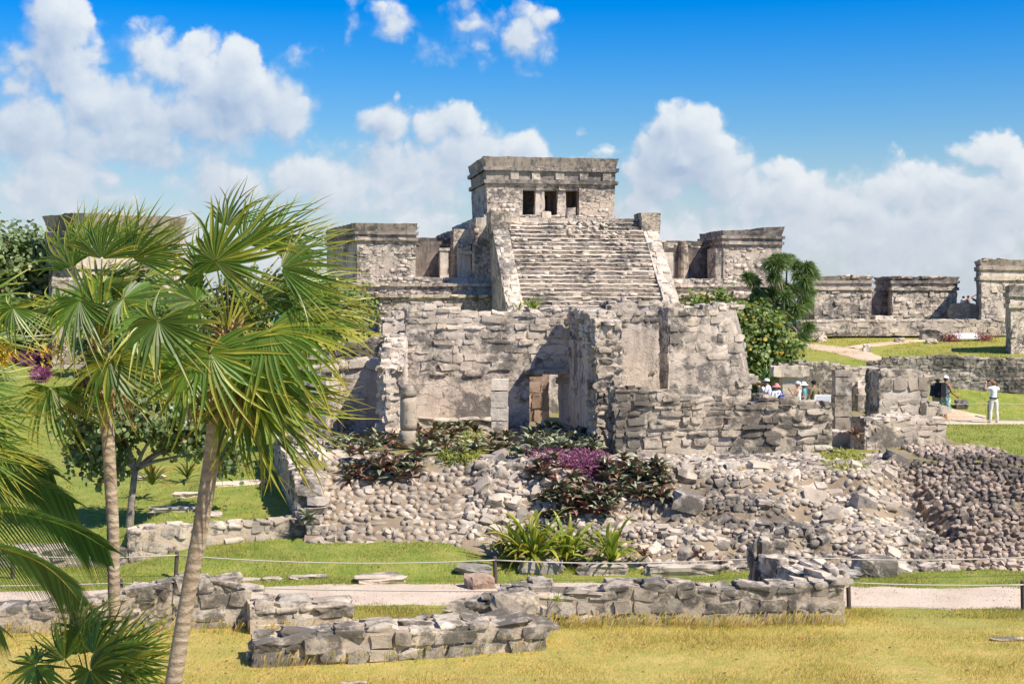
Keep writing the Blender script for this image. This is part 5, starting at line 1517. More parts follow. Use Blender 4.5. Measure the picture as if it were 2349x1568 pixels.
# ------------------------------------------------------------------ broad-leaved crowns
def leaf_cloud(root, name, blobs, n, size, mat, seed=1, round_=True, shell=.55, sprig=None):
    """leaves gathered in tufts through the volume of the crown"""
    rng = np.random.default_rng(seed)
    V = []; F = []; T = []; Rn = []
    tot = sum(b[1] * b[2] for b in [(0, b[3], b[4]) for b in blobs])
    cnt = 0
    for (cx, cy, cz, rx, rz, ry) in blobs:
        m = int(n * rx * rz / tot)
        k = max(5, m // 16)
        g = rng.normal(size=(k, 3)); g /= np.linalg.norm(g, axis=1)[:, None]
        rads = shell + (1 - shell) * rng.random(k) ** .5
        inner = rng.random(k) < .25
        rads[inner] *= rng.random(inner.sum())
        rads *= 1 + .16 * rng.normal(size=k)
        tuft = np.stack([cx + g[:, 0] * rx * rads, cy + g[:, 1] * ry * rads, cz + g[:, 2] * rz * rads], 1)
        who = rng.integers(0, k, m)
        spread = size * 1.5
        pos = tuft[who] + rng.normal(size=(m, 3)) * spread * .75
        nrm = g[who] * .7 + rng.normal(size=(m, 3)) * .55 + np.array([.15, -.1, .55])
        nrm /= np.linalg.norm(nrm, axis=1)[:, None]
        a = np.cross(nrm, rng.normal(size=(m, 3))); a /= np.linalg.norm(a, axis=1)[:, None]
        b = np.cross(nrm, a)
        s = size * rng.uniform(.55, 1.15, m) * .5
        if round_: ring = [(-1.0, 0, 0), (-.45, .82, .10), (.5, .8, .12), (1.05, 0, -.1), (.5, -.8, .12), (-.45, -.82, .10)]
        else: ring = [(-1.2, 0, 0), (-.3, .42, .08), (.5, .34, .04), (1.3, 0, -.15), (.5, -.34, .04), (-.3, -.42, .08)]
        for q, (x, y_, z) in enumerate(ring):
            V.append((pos + a * (x * s)[:, None] + b * (y_ * s)[:, None] + nrm * (z * s)[:, None]))
        base = cnt
        idx = base + np.arange(m)
        F.append(np.stack([idx, idx + m, idx + 2 * m, idx + 3 * m], 1)); F.append(np.stack([idx, idx + 3 * m, idx + 4 * m, idx + 5 * m], 1))
        r = rng.random(m)
        for q in range(6): Rn.append(r); T.append(np.full(m, .15 + .13 * q))
        cnt += 6 * m
    return np_mesh(name, np.concatenate(V), np.concatenate(F), mat, root, None, {'rnd': np.concatenate(Rn), 't': np.concatenate(T)})

def limbs(root, base, tips, r0, name='trunk', mat=None, fork=.45):
    """a trunk that divides into tapering limbs"""
    mb = MB(); base = Vector(base); tips = [Vector(t_) for t_ in tips]
    mid = sum(tips, Vector()) / len(tips)
    f = base.lerp(mid, fork); f.x = lerp(base.x, mid.x, fork * .4); f.y = lerp(base.y, mid.y, fork * .4)
    m1 = base.lerp(f, .5) + Vector((RND.gauss(0, .02), RND.gauss(0, .02), 0))
    mb.tube([base - Vector((0, 0, .1)), base + (m1 - base) * .15, m1, f], [r0 * 1.35, r0 * 1.05, r0 * .9, r0 * .8], 10)
    for k, tp_ in enumerate(tips):
        m2 = f.lerp(tp_, .5) + Vector((RND.gauss(0, .10), RND.gauss(0, .10), .10))
        mb.tube([f - Vector((0, 0, .08)), f.lerp(m2, .4), m2, tp_], [r0 * .62, r0 * .46, r0 * .32, r0 * .10], 7)
    return mb.build(name, mat or M_BARK, root, smooth=True)

def W(u, v, y, ru, rv, ry=None):       # a crown lobe seen at u, v with half sizes ru, rv
    p = at(u, v, y); s = y / FOC
    return (p.x, p.y, p.z, ru * s, rv * s, ry or ru * s)

def round_tree(name, label, cat, blobs, n, size, mat, base, r0, seed, tips=None, fork=.45):
    root = thing(name, label, cat, base)
    limbs(root, base, tips or [(b[0], b[1], b[2]) for b in blobs], r0, fork=fork)
    leaf_cloud(root, 'crown', blobs, n, size, mat, seed)
    return root
y = 59.5
bs_ = at(1775, 860, y)
round_tree('sea_grape_bush', 'round-leaved bush with yellowing leaves beside the broken wall', 'bush', [W(1735, 785, y, 76, 72), (W(1695, 735, y, 40, 36)), W(1775, 820, y, 55, 60), W(1735, 845, y, 52, 50), W(1650, 685, y, 20, 18), W(1595, 690, y, 14, 12), W(1700, 800, y, 45, 60)], 9500, .19, M_GRAPE, (bs_.x, y, ground_z(bs_.x, y)), .09, 3)
y = 64.0
b0 = at(60, 790, y)
round_tree('broadleaf_tree', 'large dark broad-leaved tree at the left edge of the lawn', 'tree', [W(35, 615, y, 105, 85), W(115, 640, y, 62, 80), W(-60, 640, y, 90, 90), W(20, 700, y, 120, 55), W(150, 690, y, 50, 50), W(80, 740, y, 120, 40)], 24000, .25, M_GRAPED, (b0.x, y, ground_z(b0.x, y)), .2, 4)
y = 60.0
b0 = at(790, 800, y)
round_tree('broadleaf_bush', 'leafy bush between palm fronds and the temple terrace', 'bush', [W(770, 690, y, 60, 50), W(815, 715, y, 36, 40), W(700, 690, y, 60, 60), W(740, 745, y, 90, 30), W(560, 700, y, 90, 75), W(470, 735, y, 70, 55)], 11000, .19, M_GRAPE, (b0.x, y, ground_z(b0.x, y)), .1, 5)
y = 27.6
b0 = at(297, 1168, y)
round_tree('young_tree', 'young round-leaved tree with slender grey trunk on the shaded lawn', 'tree', [W(300, 930, y, 115, 70), W(220, 960, y, 75, 70), W(400, 950, y, 95, 60), W(500, 970, y, 60, 70), W(250, 1040, y, 55, 60), W(420, 1010, y, 60, 30), W(530, 1040, y, 26, 40), W(180, 1050, y, 26, 30)], 8200, .12, M_GRAPED, (b0.x, y, ground_z(b0.x, y)), .075, 6, fork=.66)
y = 47
b0 = at(470, 930, y)
round_tree('broadleaf_bush', 'bush with brownish leaves behind the palm trunks', 'bush', [W(420, 880, y, 130, 50), W(560, 900, y, 90, 60), W(250, 900, y, 80, 40), W(640, 940, y, 40, 60)], 7000, .17, M_GRAPED, (b0.x, y, ground_z(b0.x, y)), .08, 16)
y = 55.5
b0 = at(330, 840, y)
round_tree('broadleaf_bush', 'dense bush behind the crown of the slender palm, before the flared building', 'bush', [W(300, 730, y, 100, 62), W(410, 740, y, 70, 60), W(230, 780, y, 60, 44), W(350, 790, y, 120, 36)], 7500, .17, M_GRAPED, (b0.x, y, ground_z(b0.x, y)), .09, 26)

# shaggy tree: bunches of long narrow drooping leaves on forking limbs
def shaggy_tree():
    y = 63.0
    b = at(1808, 822, y); base = Vector((b.x, y, ground_z(b.x, y)))
    root = thing('shaggy_tree', 'shaggy tree with long drooping narrow leaves behind the leafy bush', 'tree', base)
    heads = []
    while len(heads) < 46:
        g = RND.uniform(0, 6.283); r = RND.random() ** .42
        heads.append((1789 + math.cos(g) * r * 80, 655 - math.sin(g) * r * 70))
    heads += [(1840, 772), (1852, 750), (1828, 790)]
    H = [at(u, v, y + RND.uniform(-.9, .9)) for u, v in heads]
    limbs(root, base, [h for h in H[::3]], .16, fork=.62)
    V = []; F = []; T = []; Rn = []
    for h in H:
        for k in range(480):
            d = Vector((RND.gauss(0, 1), RND.gauss(0, 1), RND.gauss(.45, .75))).normalized()
            l = RND.uniform(.4, .85); w = .020; o = len(V); rn = RND.random()
            sd = d.cross(Vector((RND.gauss(0, 1), RND.gauss(0, 1), .3))).normalized()
            for s in (0, .3, .6, .85, 1):
                p = h + d * l * s * (1 - .35 * s) + Vector((.06 * s, 0, -.24 * l * s * s))
                ww = w * (1.1 - s)
                V += [p - sd * ww, p + sd * ww]; T += [s, s]; Rn += [rn, rn]
            for i in range(4): F.append((o + 2 * i, o + 2 * i + 1, o + 2 * i + 3, o + 2 * i + 2))
    np_mesh('crown', [tuple(v) for v in V], F, M_SHAG, root, None, {'t': T, 'rnd': Rn})
shaggy_tree()

# ------------------------------------------------------------------ rosettes and strappy plants: every leaf a part
def leaf_mesh(name, L, w, rise, fall, mat, seed, nseg=5, fold=.35):
    rr = random.Random(seed)
    V = []; F = []; T = []
    for i in range(nseg + 1):
        s = i / nseg
        x = L * s * (1 - .10 * s); z = rise * L * s - fall * L * s * s
        ww = w * (.45 + 1.3 * s * (1 - s) * 1.6) * (1 - s ** 5) * .5 + .0008
        yb = .04 * L * math.sin(s * 3 + seed) * s
        V += [(x, yb - ww, z + ww * fold), (x, yb, z), (x, yb + ww, z + ww * fold)]; T += [s] * 3
    for i in range(nseg):
        a = i * 3
        F += [(a, a + 3, a + 4, a + 1), (a + 1, a + 4, a + 5, a + 2)]
    me = bpy.data.meshes.new(name); me.from_pydata(V, [], F)
    a_ = me.attributes.new('t', 'FLOAT', 'POINT'); a_.data.foreach_set('value', np.array(T, np.float32))
    me.materials.append(mat); me.polygons.foreach_set('use_smooth', [True] * len(F)); me.update()
    return me
LEAVES = {
    'ros': [leaf_mesh('leaf', 1, .27, r, f, M_ROS, i) for i, (r, f) in enumerate([(.5, .55), (.25, .5), (.8, .7), (.15, .35)])],
    'rosr': [leaf_mesh('leaf', 1, .25, r, f, M_ROSR, i + 5) for i, (r, f) in enumerate([(.5, .5), (.3, .5), (.8, .6), (.2, .3)])],
    'lily': [leaf_mesh('leaf', 1, .085, r, f, M_LILY, i + 9, 7) for i, (r, f) in enumerate([(1.2, .95), (1.0, 1.1), (1.6, 1.0), (.8, .8), (2.0, 1.15)])],
    'spike': [leaf_mesh('leaf', 1, .085, r, f, M_SPIKE, i + 15, 5) for i, (r, f) in enumerate([(.6, .5), (.3, .5), (.9, .5)])],
    'fern': [leaf_mesh('leaf', 1, .05, r, f, M_SHAG, i + 19, 6) for i, (r, f) in enumerate([(1.0, .9), (.7, .9), (1.4, .9)])],
}
def rosette(name, label, cat, loc, size, kind, n, group=None, tilt=(.05, 1.0), mix=None):
    root = thing(name, label, cat, loc, group)
    for k in range(n):
        f = (k + .5) / n
        kd = kind if not mix or RND.random() > mix[1] else mix[0]
        o = bpy.data.objects.new('leaf', RND.choice(LEAVES[kd]))
        s = size * RND.uniform(.75, 1.15) * (1.0 - .35 * f)
        o.scale = (s, s * RND.uniform(.85, 1.2), s)
        o.rotation_euler = Euler((RND.gauss(0, .25), -lerp(tilt[0], tilt[1], f) + RND.gauss(0, .12), k * 2.4 + RND.gauss(0, .2)), 'XYZ')
        o.location = (RND.gauss(0, .012), RND.gauss(0, .012), f * size * .12)
        link(o, root)
    return root

def hit(u, v):
    """the point of the platform seen at u, v"""
    y = 24.4
    while y < 42:
        x = ax(u, y)
        if azv(v, y) <= max(plat_z(x, y) if -3.8 < x < 13 else -9, ground_z(x, y)):
            return Vector((x, y, max(plat_z(x, y) if -3.8 < x < 13 else -9, ground_z(x, y))))
        y += .05
    return at(u, v, 34)

BEDS = [  # area in the bed, count, leaf size, kind, mix, label
    ((722, 868, 1024, 1046), 11, .34, 'ros', None, 'dark green low rosette plant in the shaded bed left of the round column'),
    ((862, 915, 1004, 1040), 6, .32, 'ros', ('rosr', .5), 'rosette plant with maroon leaves just left of the round column'),
    ((800, 965, 1062, 1112), 14, .31, 'ros', ('rosr', .4), 'rosette plant with green and maroon leaves over the top of the cobbles'),
    ((958, 1092, 996, 1062), 18, .34, 'ros', ('rosr', .2), 'shiny green rosette plant just right of the round column'),
    ((1102, 1168, 1016, 1042), 5, .30, 'ros', ('rosr', .3), 'dark rosette plant at the foot of the stacked-block column'),
    ((1212, 1368, 1000, 1052), 26, .38, 'ros', None, 'dark green rosette plant massed below the tall wall end'),
    ((1180, 1212, 1040, 1062), 3, .30, 'ros', None, 'dark rosette plant left of the purple ground cover'),
    ((1205, 1285, 1078, 1115), 6, .28, 'rosr', ('ros', .4), 'maroon rosette plant below the purple ground cover'),
    ((1255, 1400, 1125, 1195), 16, .32, 'ros', ('rosr', .4), 'rosette plant hanging over rocks above the strappy plants'),
    ((1388, 1520, 1075, 1165), 20, .34, 'ros', ('rosr', .35), 'rosette plant in the large clump right of the purple ground cover'),
]
for (u0, u1, v0, v1), n, size, kind, mx, label in BEDS:
    n = int(n * 1.25)
    spots = []
    for k in range(n):
        best = None
        for _ in range(14):        # spread them over the bed
            u, v = RND.uniform(u0, u1), RND.uniform(v0, v1)
            dd = min([math.hypot(u - a, (v - b) * 1.6) for a, b in spots] or [99])
            if best is None or dd > best[0]: best = (dd, u, v)
        spots.append(best[1:])
    place = {min(range(n), key=lambda q: spots[q][0]): 'leftmost', max(range(n), key=lambda q: spots[q][0]): 'rightmost'}
    rest = [q for q in range(n) if q not in place]
    if len(rest) > 2:
        place[max(rest, key=lambda q: spots[q][1])] = 'lowest'
        rest = [q for q in rest if q not in place]
        place[min(rest, key=lambda q: spots[q][1])] = 'topmost'
    for k, (u, v) in enumerate(spots):
        p = hit(u, v)
        lab = label if k not in place else place[k] + ' ' + label
        rosette('rosette_plant', lab, 'rosette plant', p + Vector((0, 0, RND.uniform(.02, .18))), size * RND.uniform(1.0, 1.38), kind, 24, 'rosette plants of one bed: ' + label, mix=mx)
# stem and shade-casting leaf mass is the plants themselves; single plants on the stonework
for (u, v, y, s, kind, label) in [
    (1400, 970, 31.2, .30, 'ros', 'small dark plant rooted in the face of the tall wall end'),
    (1568, 1222, 25.9, .27, 'rosr', 'small maroon plant alone on the rubble face'),
    (1606, 1280, 25.0, .30, 'rosr', 'small maroon plant at the rubble foot, nearest the upright stone'),
    (1478, 1276, 24.9, .30, 'rosr', 'maroon plant at the right end of the strappy plants'),
    (1655, 1292, 24.8, .22, 'rosr', 'tiny reddish plant at the foot of the rubble'),
    (1962, 1000, 30.6, .32, 'rosr', 'dark plant beside the pale squared block'),
    (1908, 1044, 29.4, .27, 'ros', 'small dark plant at the right end of the coursed wall'),
    (744, 1150, 26.5, .22, 'rosr', 'tiny red plant beside the corner stack of stones'),
    (706, 1196, 25.9, .36, 'ros', 'dark plant on a stubby stem at the left foot of the cobbles')]:
    rosette('rosette_plant', label, 'rosette plant', at(u, v, y), s, kind, 18)

def lily(label, u, v, y, size, n, z=None):
    p = at(u, v, y)
    return rosette('strappy_plant', label, 'strappy plant', p, size, 'lily', int(n * 1.8), tilt=(-.25, .6))
lily('large clump of yellow-green strappy leaves beside the rope post', 1225, 1296, 24.75, 1.02, 42)
lily('left part of the yellow-green strappy clump, over dark leaves', 1180, 1285, 25.1, .80, 24)
lily('right half of the largest strappy clump, leaning right', 1300, 1290, 24.9, .92, 34)
lily('smaller strappy clump with upright leaves right of the large one', 1400, 1290, 24.7, .82, 28)
lily('bright strappy plant growing on top of the doorway wall', 1222, 716, 36.2, .46, 30)
lily('small strappy tuft on top of doorway wall, left of the bright plant', 1190, 712, 36.4, .30, 14)
for (u, v, y, s) in [(1160, 1270, 25.3, .30), (1210, 1225, 25.8, .3), (1145, 1258, 25.3, .3)]:
    rosette('rosette_plant', 'dark rosette plant half hidden behind the strappy clump', 'rosette plant', at(u, v, y), s, 'ros', 16, 'dark plants behind the strappy clump')
rosette('spiky_plant', 'spiky rosette with orange tips beside the young tree trunk', 'spiky plant', at(350, 1112, 30.5), .72, 'spike', 34, tilt=(.0, 1.2))
rosette('spiky_plant', 'orange-tipped spiky plant behind the leaning palm trunk', 'spiky plant', at(430, 1098, 32.5), .7, 'spike', 26, tilt=(.0, 1.1))
rosette('spiky_plant', 'low orange-tipped spiky plant right of the leaning trunk', 'spiky plant', at(520, 1100, 33), .7, 'spike', 26, tilt=(.0, 1.1))
rosette('fern_plant', 'dark fern-like plant below the round-leaved bush behind visitors', 'fern', at(1755, 892, 57.5), 1.2, 'fern', 60, tilt=(.0, 1.0))
rosette('fern_plant', 'grassy spiky plant among the leafy bush by the temple terrace', 'fern', at(768, 700, 57), .9, 'fern', 60, tilt=(.0, 1.3))
rosette('vine_plant', 'small bright green plant in a crack of the path wall', 'small plant', at(1280, 1385, 20.2), .22, 'lily', 12, tilt=(-.3, 1.0))
rosette('fern_plant', 'small weeds growing beside the left stair balustrade', 'weeds', TL(-1.0, -1.4, 6.15), .5, 'fern', 26, tilt=(0, 1.2))
rosette('fern_plant', 'tuft of weeds at the right corner of the left wing roof', 'weeds', TL(-4.2, -.4, 8.9), .4, 'fern', 22, tilt=(0, 1.2))

def ground_cover(name, label, cells, n, size, mat, seed, up=.5):
    """a mass of short leaves over an area of the ground: nobody could count it"""
    rng = random.Random(seed); V = []; F = []; T = []; Rn = []
    for _ in range(n):
        u0, u1, v0, v1, hh = rng.choice(cells)
        a = rng.uniform(0, 6.283); r = rng.random() ** .5
        u = (u0 + u1) / 2 + math.cos(a) * r * (u1 - u0) / 2; v = (v0 + v1) / 2 + math.sin(a) * r * (v1 - v0) / 2
        p = hh(u, v) if callable(hh) else hh
        p = p + Vector((rng.gauss(0, .03), rng.gauss(0, .03), rng.random() * up))
        d = Vector((rng.gauss(0, 1), rng.gauss(0, 1), rng.gauss(.5, .6))).normalized(); l = size * rng.uniform(.5, 1.3)
        sd = d.orthogonal().normalized(); o = len(V); rn = rng.random()
        V += [p, p + d * l * .5 + sd * l * .16, p + d * l, p + d * l * .5 - sd * l * .16]; T += [0, .5, 1, .5]; Rn += [rn] * 4
        F.append((o, o + 1, o + 2, o + 3))
    o = np_mesh(name, [tuple(v) for v in V], F, mat, None, 'stuff', {'t': T, 'rnd': Rn})
    return tag(o, label, 'ground cover')
ground_cover('purple_ground_cover', 'purple low plants spreading between dark rosettes below the tall wall end', [(1195, 1300, 1020, 1075, hit), (1250, 1400, 1045, 1095, hit), (1290, 1390, 1060, 1110, hit)], 5200, .085, M_PURP, 4, .22)
def hitg(u, v):
    y = 34
    while y < 90:
        x = ax(u, y)
        if azv(v, y) <= ground_z(x, y): return Vector((x, y, ground_z(x, y)))
        y += .2
    return at(u, v, 60)
ground_cover('purple_bed', 'patch of purple plants on the far left lawn', [(28, 112, 812, 842, hitg)], 2600, .22, M_PURP, 5, .3)
ground_cover('purple_patch', 'smaller purple patch on the left lawn, nearer the camera', [(75, 112, 856, 880, hitg)], 900, .2, M_PURP, 6, .25)
ground_cover('bed_weeds', 'yellow-green weeds and grass among rosettes right of the round column', [(1010, 1100, 1040, 1075, hit), (1060, 1110, 1000, 1050, hit)], 1500, .10, M_LILY, 7, .22)
ground_cover('slope_grass', 'patch of dry yellow grass at the top of the dark cobbles', [(1890, 1995, 1040, 1085, hit), (1880, 1980, 1035, 1060, hit)], 2200, .085, M_GRASSG, 8, .03)

# ------------------------------------------------------------------ grass
def grass(name, label, n, area, hmin, hmax, wd, mat, seed, skip=None, lean=.5, clump=0):
    rng = np.random.default_rng(seed)
    x0, x1, y0, y1 = area
    # even density over the ground in view
    yy = np.sqrt(rng.uniform(y0 ** 2, y1 ** 2, n)); half = .375
    xx = rng.uniform(-1, 1, n) * yy * half
    ok = (xx > x0) & (xx < x1)
    if skip is not None: ok &= ~skip(xx, yy)
    xx, yy = xx[ok], yy[ok]
    dens = np.array([noise.noise(Vector((a * .9, b * .9, seed))) for a, b in zip(xx, yy)])
    k = rng.random(len(xx)) < np.clip(.72 + dens * .9, .12, 1)
    xx, yy, dens = xx[k], yy[k], dens[k]
    zz = np.array([ground_z(a, b) for a, b in zip(xx, yy)])
    m = len(xx)
    h = rng.uniform(hmin, hmax, m) * np.clip(1 + dens * .8, .5, 1.6)
    ang = rng.uniform(0, 2 * np.pi, m); lx = rng.normal(.15, lean, m) * h; ly = rng.normal(0, lean, m) * h
    bx, by = np.cos(ang) * wd, np.sin(ang) * wd
    P = np.stack([xx, yy, zz - .004], 1)
    V = np.concatenate([P + np.stack([bx, by, np.zeros(m)], 1), P - np.stack([bx, by, np.zeros(m)], 1), P + np.stack([lx, ly, h], 1)])
    i = np.arange(m); F = np.stack([i, i + m, i + 2 * m], 1)
    r = np.clip(rng.random(m) * .6 + dens * .5 + .2, 0, .999)
    o = np_mesh(name, V, F, mat, None, 'stuff', {'t': np.concatenate([np.zeros(m), np.zeros(m), np.ones(m)]), 'rnd': np.concatenate([r, r, r])})
    return tag(o, label, 'grass')
on_path = lambda x, y: (np.abs(y - np.interp(x, [-12, -7, -3.5, 0, 4, 8, 14], [22.0, 22.1, 22.6, 22.75, 22.5, 22.45, 22.45])) < .74 + .10 * np.sin(x * 2.3 + np.sin(x * 5.1) * 1.5) + .06 * np.sin(x * 9.7))
grass('dry_grass', 'short dry golden grass of the front lawn', 150000, (-9, 9, 16.4, 21.6), .02, .055, .0035, M_GRASSD, 1, on_path)
def base_row(x): return np.interp(x, [-6, -3.8, -1.5, 0.2, 1.0, 3, 12], [25.8, 25.75, 25.75, 25.6, 25.2, 24.7, 24.6])
grass('lawn_grass', 'green grass along the gravel path and on the berm', 120000, (-10, 10, 20.9, 26.3), .025, .06, .0045, M_GRASSG, 2, lambda x, y: on_path(x, y) | ((y > base_row(x)) & (x > -3.85)))
grass('left_lawn_grass', 'sunlit and shaded green grass of the left lawn', 110000, (-26, -3.9, 26, 64), .04, .09, .009, M_GRASSG, 3)
vp = lambda x, y: ((np.abs(y - 55.7) < .8) & (x > 8.5))
grass('plaza_grass', 'green grass round the plaza behind the platform', 90000, (3, 24, 34, 60), .04, .09, .011, M_GRASSG, 4, lambda x, y: vp(x, y) | ((y < 42) & (x < 11.5)))
dp = lambda x, y: (np.abs((y - np.interp(x, [16.6, 17.5, 18.5, 20], [66.2, 68.5, 71.5, 73])) ) < 1.0) & (x < 19)
grass('terrace_grass', 'bright grass of the far terrace', 60000, (10, 27, 63, 79), .05, .10, .014, M_GRASSG, 5, dp)
# tall dry stalks along the walls of the front lawn
def stalks():
    rng = random.Random(5); V = []; F = []; T = []; Rn = []
    for _ in range(1500):
        k = rng.random()
        if k < .10: u = rng.uniform(590, 1250); y = 18.05 + (u - 584) / 666 * .9 - abs(rng.gauss(.03, .06)); x = ax(u, y)
        elif k < .62: u = rng.uniform(1230, 1945); y = 20.3 + (u - 1225) / 710 * .2 - abs(rng.gauss(.03, .10)); x = ax(u, y)
        elif k < .8: u = rng.uniform(0, 580); y = 19.85 + u / 580 * .2 - abs(rng.gauss(.03, .1)); x = ax(u, y)
        else: u = rng.uniform(600, 880); y = rng.uniform(19.4, 20.0); x = ax(u, y)
        p = Vector((x, y, ground_z(x, y))); h = rng.uniform(.08, .24)
        d = Vector((rng.gauss(.25, .25), rng.gauss(-.05, .2), 1)) * h; w = .0028; o = len(V); rn = rng.random() * .4
        V += [p + Vector((-w, 0, 0)), p + Vector((w, 0, 0)), p + d + Vector((0, 0, -.2 * h)), p + d * 1.1 + Vector((.05 * h, 0, -.18 * h))]; T += [0, 0, .7, 1]; Rn += [rn] * 4
        F += [(o, o + 1, o + 2, o + 2), (o + 1, o + 3, o + 2, o + 2)]
        if rng.random() < .45:      # seed head
            q = p + d + Vector((0, 0, -.2 * h)); o = len(V)
            V += [q + Vector((-.006, 0, -.02)), q + Vector((.008, 0, -.015)), q + Vector((.03, 0, .03)), q + Vector((.012, 0, .03))]; T += [1] * 4; Rn += [rn] * 4
            F.append((o, o + 1, o + 2, o + 3))
    F = [(a, b, c, c) if c == d else (a, b, c, d) for a, b, c, d in F]
    me = bpy.data.meshes.new('dry_stalks'); me.from_pydata([tuple(v) for v in V], [], [f[:3] if f[2] == f[3] else f for f in F])
    for nm, vals in (('t', T), ('rnd', Rn)):
        a_ = me.attributes.new(nm, 'FLOAT', 'POINT'); a_.data.foreach_set('value', np.array(vals, np.float32))
    me.materials.append(M_GRASSD); o = bpy.data.objects.new('dry_stalks', me); link(o)
    tag(o, 'tall dry grass stalks with seed heads along the low walls', 'grass', kind='stuff')
stalks()

# scattered leaves and grit
def scatter(name, label, n, area, smin, smax, mat, seed, flat, cat, only=None, skip=None):
    rng = random.Random(seed); V = []; F = []; Rn = []
    while n > 0:
        y = math.sqrt(rng.uniform(area[2] ** 2, area[3] ** 2)); x = rng.uniform(-.37, .37) * y
        n -= 1
        if not area[0] < x < area[1]: continue
        if only and not only(x, y): continue
        s = rng.uniform(smin, smax); z = ground_z(x, y) + (.02 if not flat else .012)
        a = rng.uniform(0, 6.28); u = Vector((math.cos(a), math.sin(a), rng.gauss(0, .25))) * s; w = Vector((-math.sin(a), math.cos(a), rng.gauss(0, .25))) * s * rng.uniform(.4, .8)
        p = Vector((x, y, z)); o = len(V); r = rng.random()
        if flat: V += [p - u, p + w, p + u, p - w]; F += [(o, o + 1, o + 2), (o, o + 2, o + 3)]; Rn += [r] * 4
        else:
            t_ = Vector((0, 0, s * .7)); V += [p - u, p + w, p + u, p - w, p + t_]; F += [(o, o + 3, o + 4), (o + 3, o + 2, o + 4), (o + 2, o + 1, o + 4), (o + 1, o, o + 4)]; Rn += [r] * 5
    o = np_mesh(name, [tuple(v) for v in V], F, mat, None, 'stuff', {'rnd': Rn, 't': [.5] * len(V)})
    tag(o, label, cat)
M_LITTER = leaf_mat('fallen_leaf', (.22, .12, .05), (.26, .15, .07), trans=.1, rough=.8, var=.5)
on_p = lambda x, y: bool(on_path(np.array([x]), np.array([y]))[0])
scatter('fallen_leaves', 'small brown fallen leaves scattered on the lawns', 900, (-9, 9, 16.5, 24.5), .012, .03, M_LITTER, 3, True, 'fallen leaves')
scatter('path_grit', 'small stones and grit lying on the gravel path', 6000, (-9, 9, 21.3, 24), .005, .012, M_RUBBLE, 4, False, 'gravel', only=on_p)
scatter('lawn_pebbles', 'small pale stones lying in the lawn grass', 170, (-9, 9, 16.5, 26), .010, .03, M_GREYROCK, 5, False, 'pebbles')
# ------------------------------------------------------------------ rope fences
M_POST = plain_mat('dark_post', (.085, .065, .055), .75, .3, .35, 30, .4)
M_ROPE = plain_mat('pale_rope', (.50, .45, .38), .9, .1, .3, 60, .5)
def rope_fence(name, label, posts, ph, sag, r=.011, pr=.035, rope_r=None):
    root = thing(name, label, 'rope fence', (posts[0][0], posts[0][1], ground_z(*posts[0][:2])))
    tops = []
    for p in posts:
        x, y = p[:2]; h = p[2] if len(p) > 2 else ph
        z = ground_z(x, y); lx = RND.gauss(0, .015)
        mb = MB(); mb.tube([(x, y, z - .1), (x + lx * .5, y, z + h * .5), (x + lx, y, z + h - .012), (x + lx, y, z + h)], [pr, pr, pr * .98, pr * .8], 10)
        mb.build('post', M_POST, root, smooth=False)
        tops.append(Vector((x + lx, y - pr, z + h * .88)))
    for a, b in zip(tops[:-1], tops[1:]):
        n = max(8, int((b - a).length / .25)); s = sag * (b - a).length ** 1.2 * .2
        pts = [a.lerp(b, i / n) - Vector((0, 0, s * 4 * (i / n) * (1 - i / n))) for i in range(n + 1)]
        mb = MB(); mb.tube(pts, [r] * (n + 1), 6); mb.build('rope', M_ROPE, root, smooth=True)
    return root
def P2(u, y): return (ax(u, y), y)
rope_fence('rope_fence', 'rope on short dark posts along the far side of the gravel path', [P2(-330, 23.9), P2(30, 23.9), P2(403, 24.0), P2(1137, 23.55), P2(1800, 23.9), P2(2470, 24.0)], .45, .06)
rope_fence('rope_fence', 'rope on dark posts along the near side of the gravel path', [P2(-420, 21.55), P2(278, 21.5), P2(1948, 21.55), P2(2347, 21.5), P2(2900, 21.5)], .46, .035)
rope_fence('rope_fence', 'thin rope on posts behind the visitors on the plaza path', [P2(1780, 57.0), P2(2000, 57.0), P2(2268, 56.9), P2(2420, 56.8)], .75, .03, .012, .05)
rope_fence('rope_fence', 'thin rope at the near edge of the plaza path', [P2(1880, 54.6), P2(2460, 54.4)], .35, .03, .012, .05)
mb = MB(); x, y = P2(1211, 23.3); r = thing('stake', 'short broken stake on the path edge behind the big tilted slab', 'stake', (x, y, ground_z(x, y)))
mb.tube([(x, y, ground_z(x, y) - .05), (x + .01, y, ground_z(x, y) + .12), (x + .015, y, ground_z(x, y) + .14)], [.035, .033, .02], 8); mb.build('stake_shaft', M_POST, r)

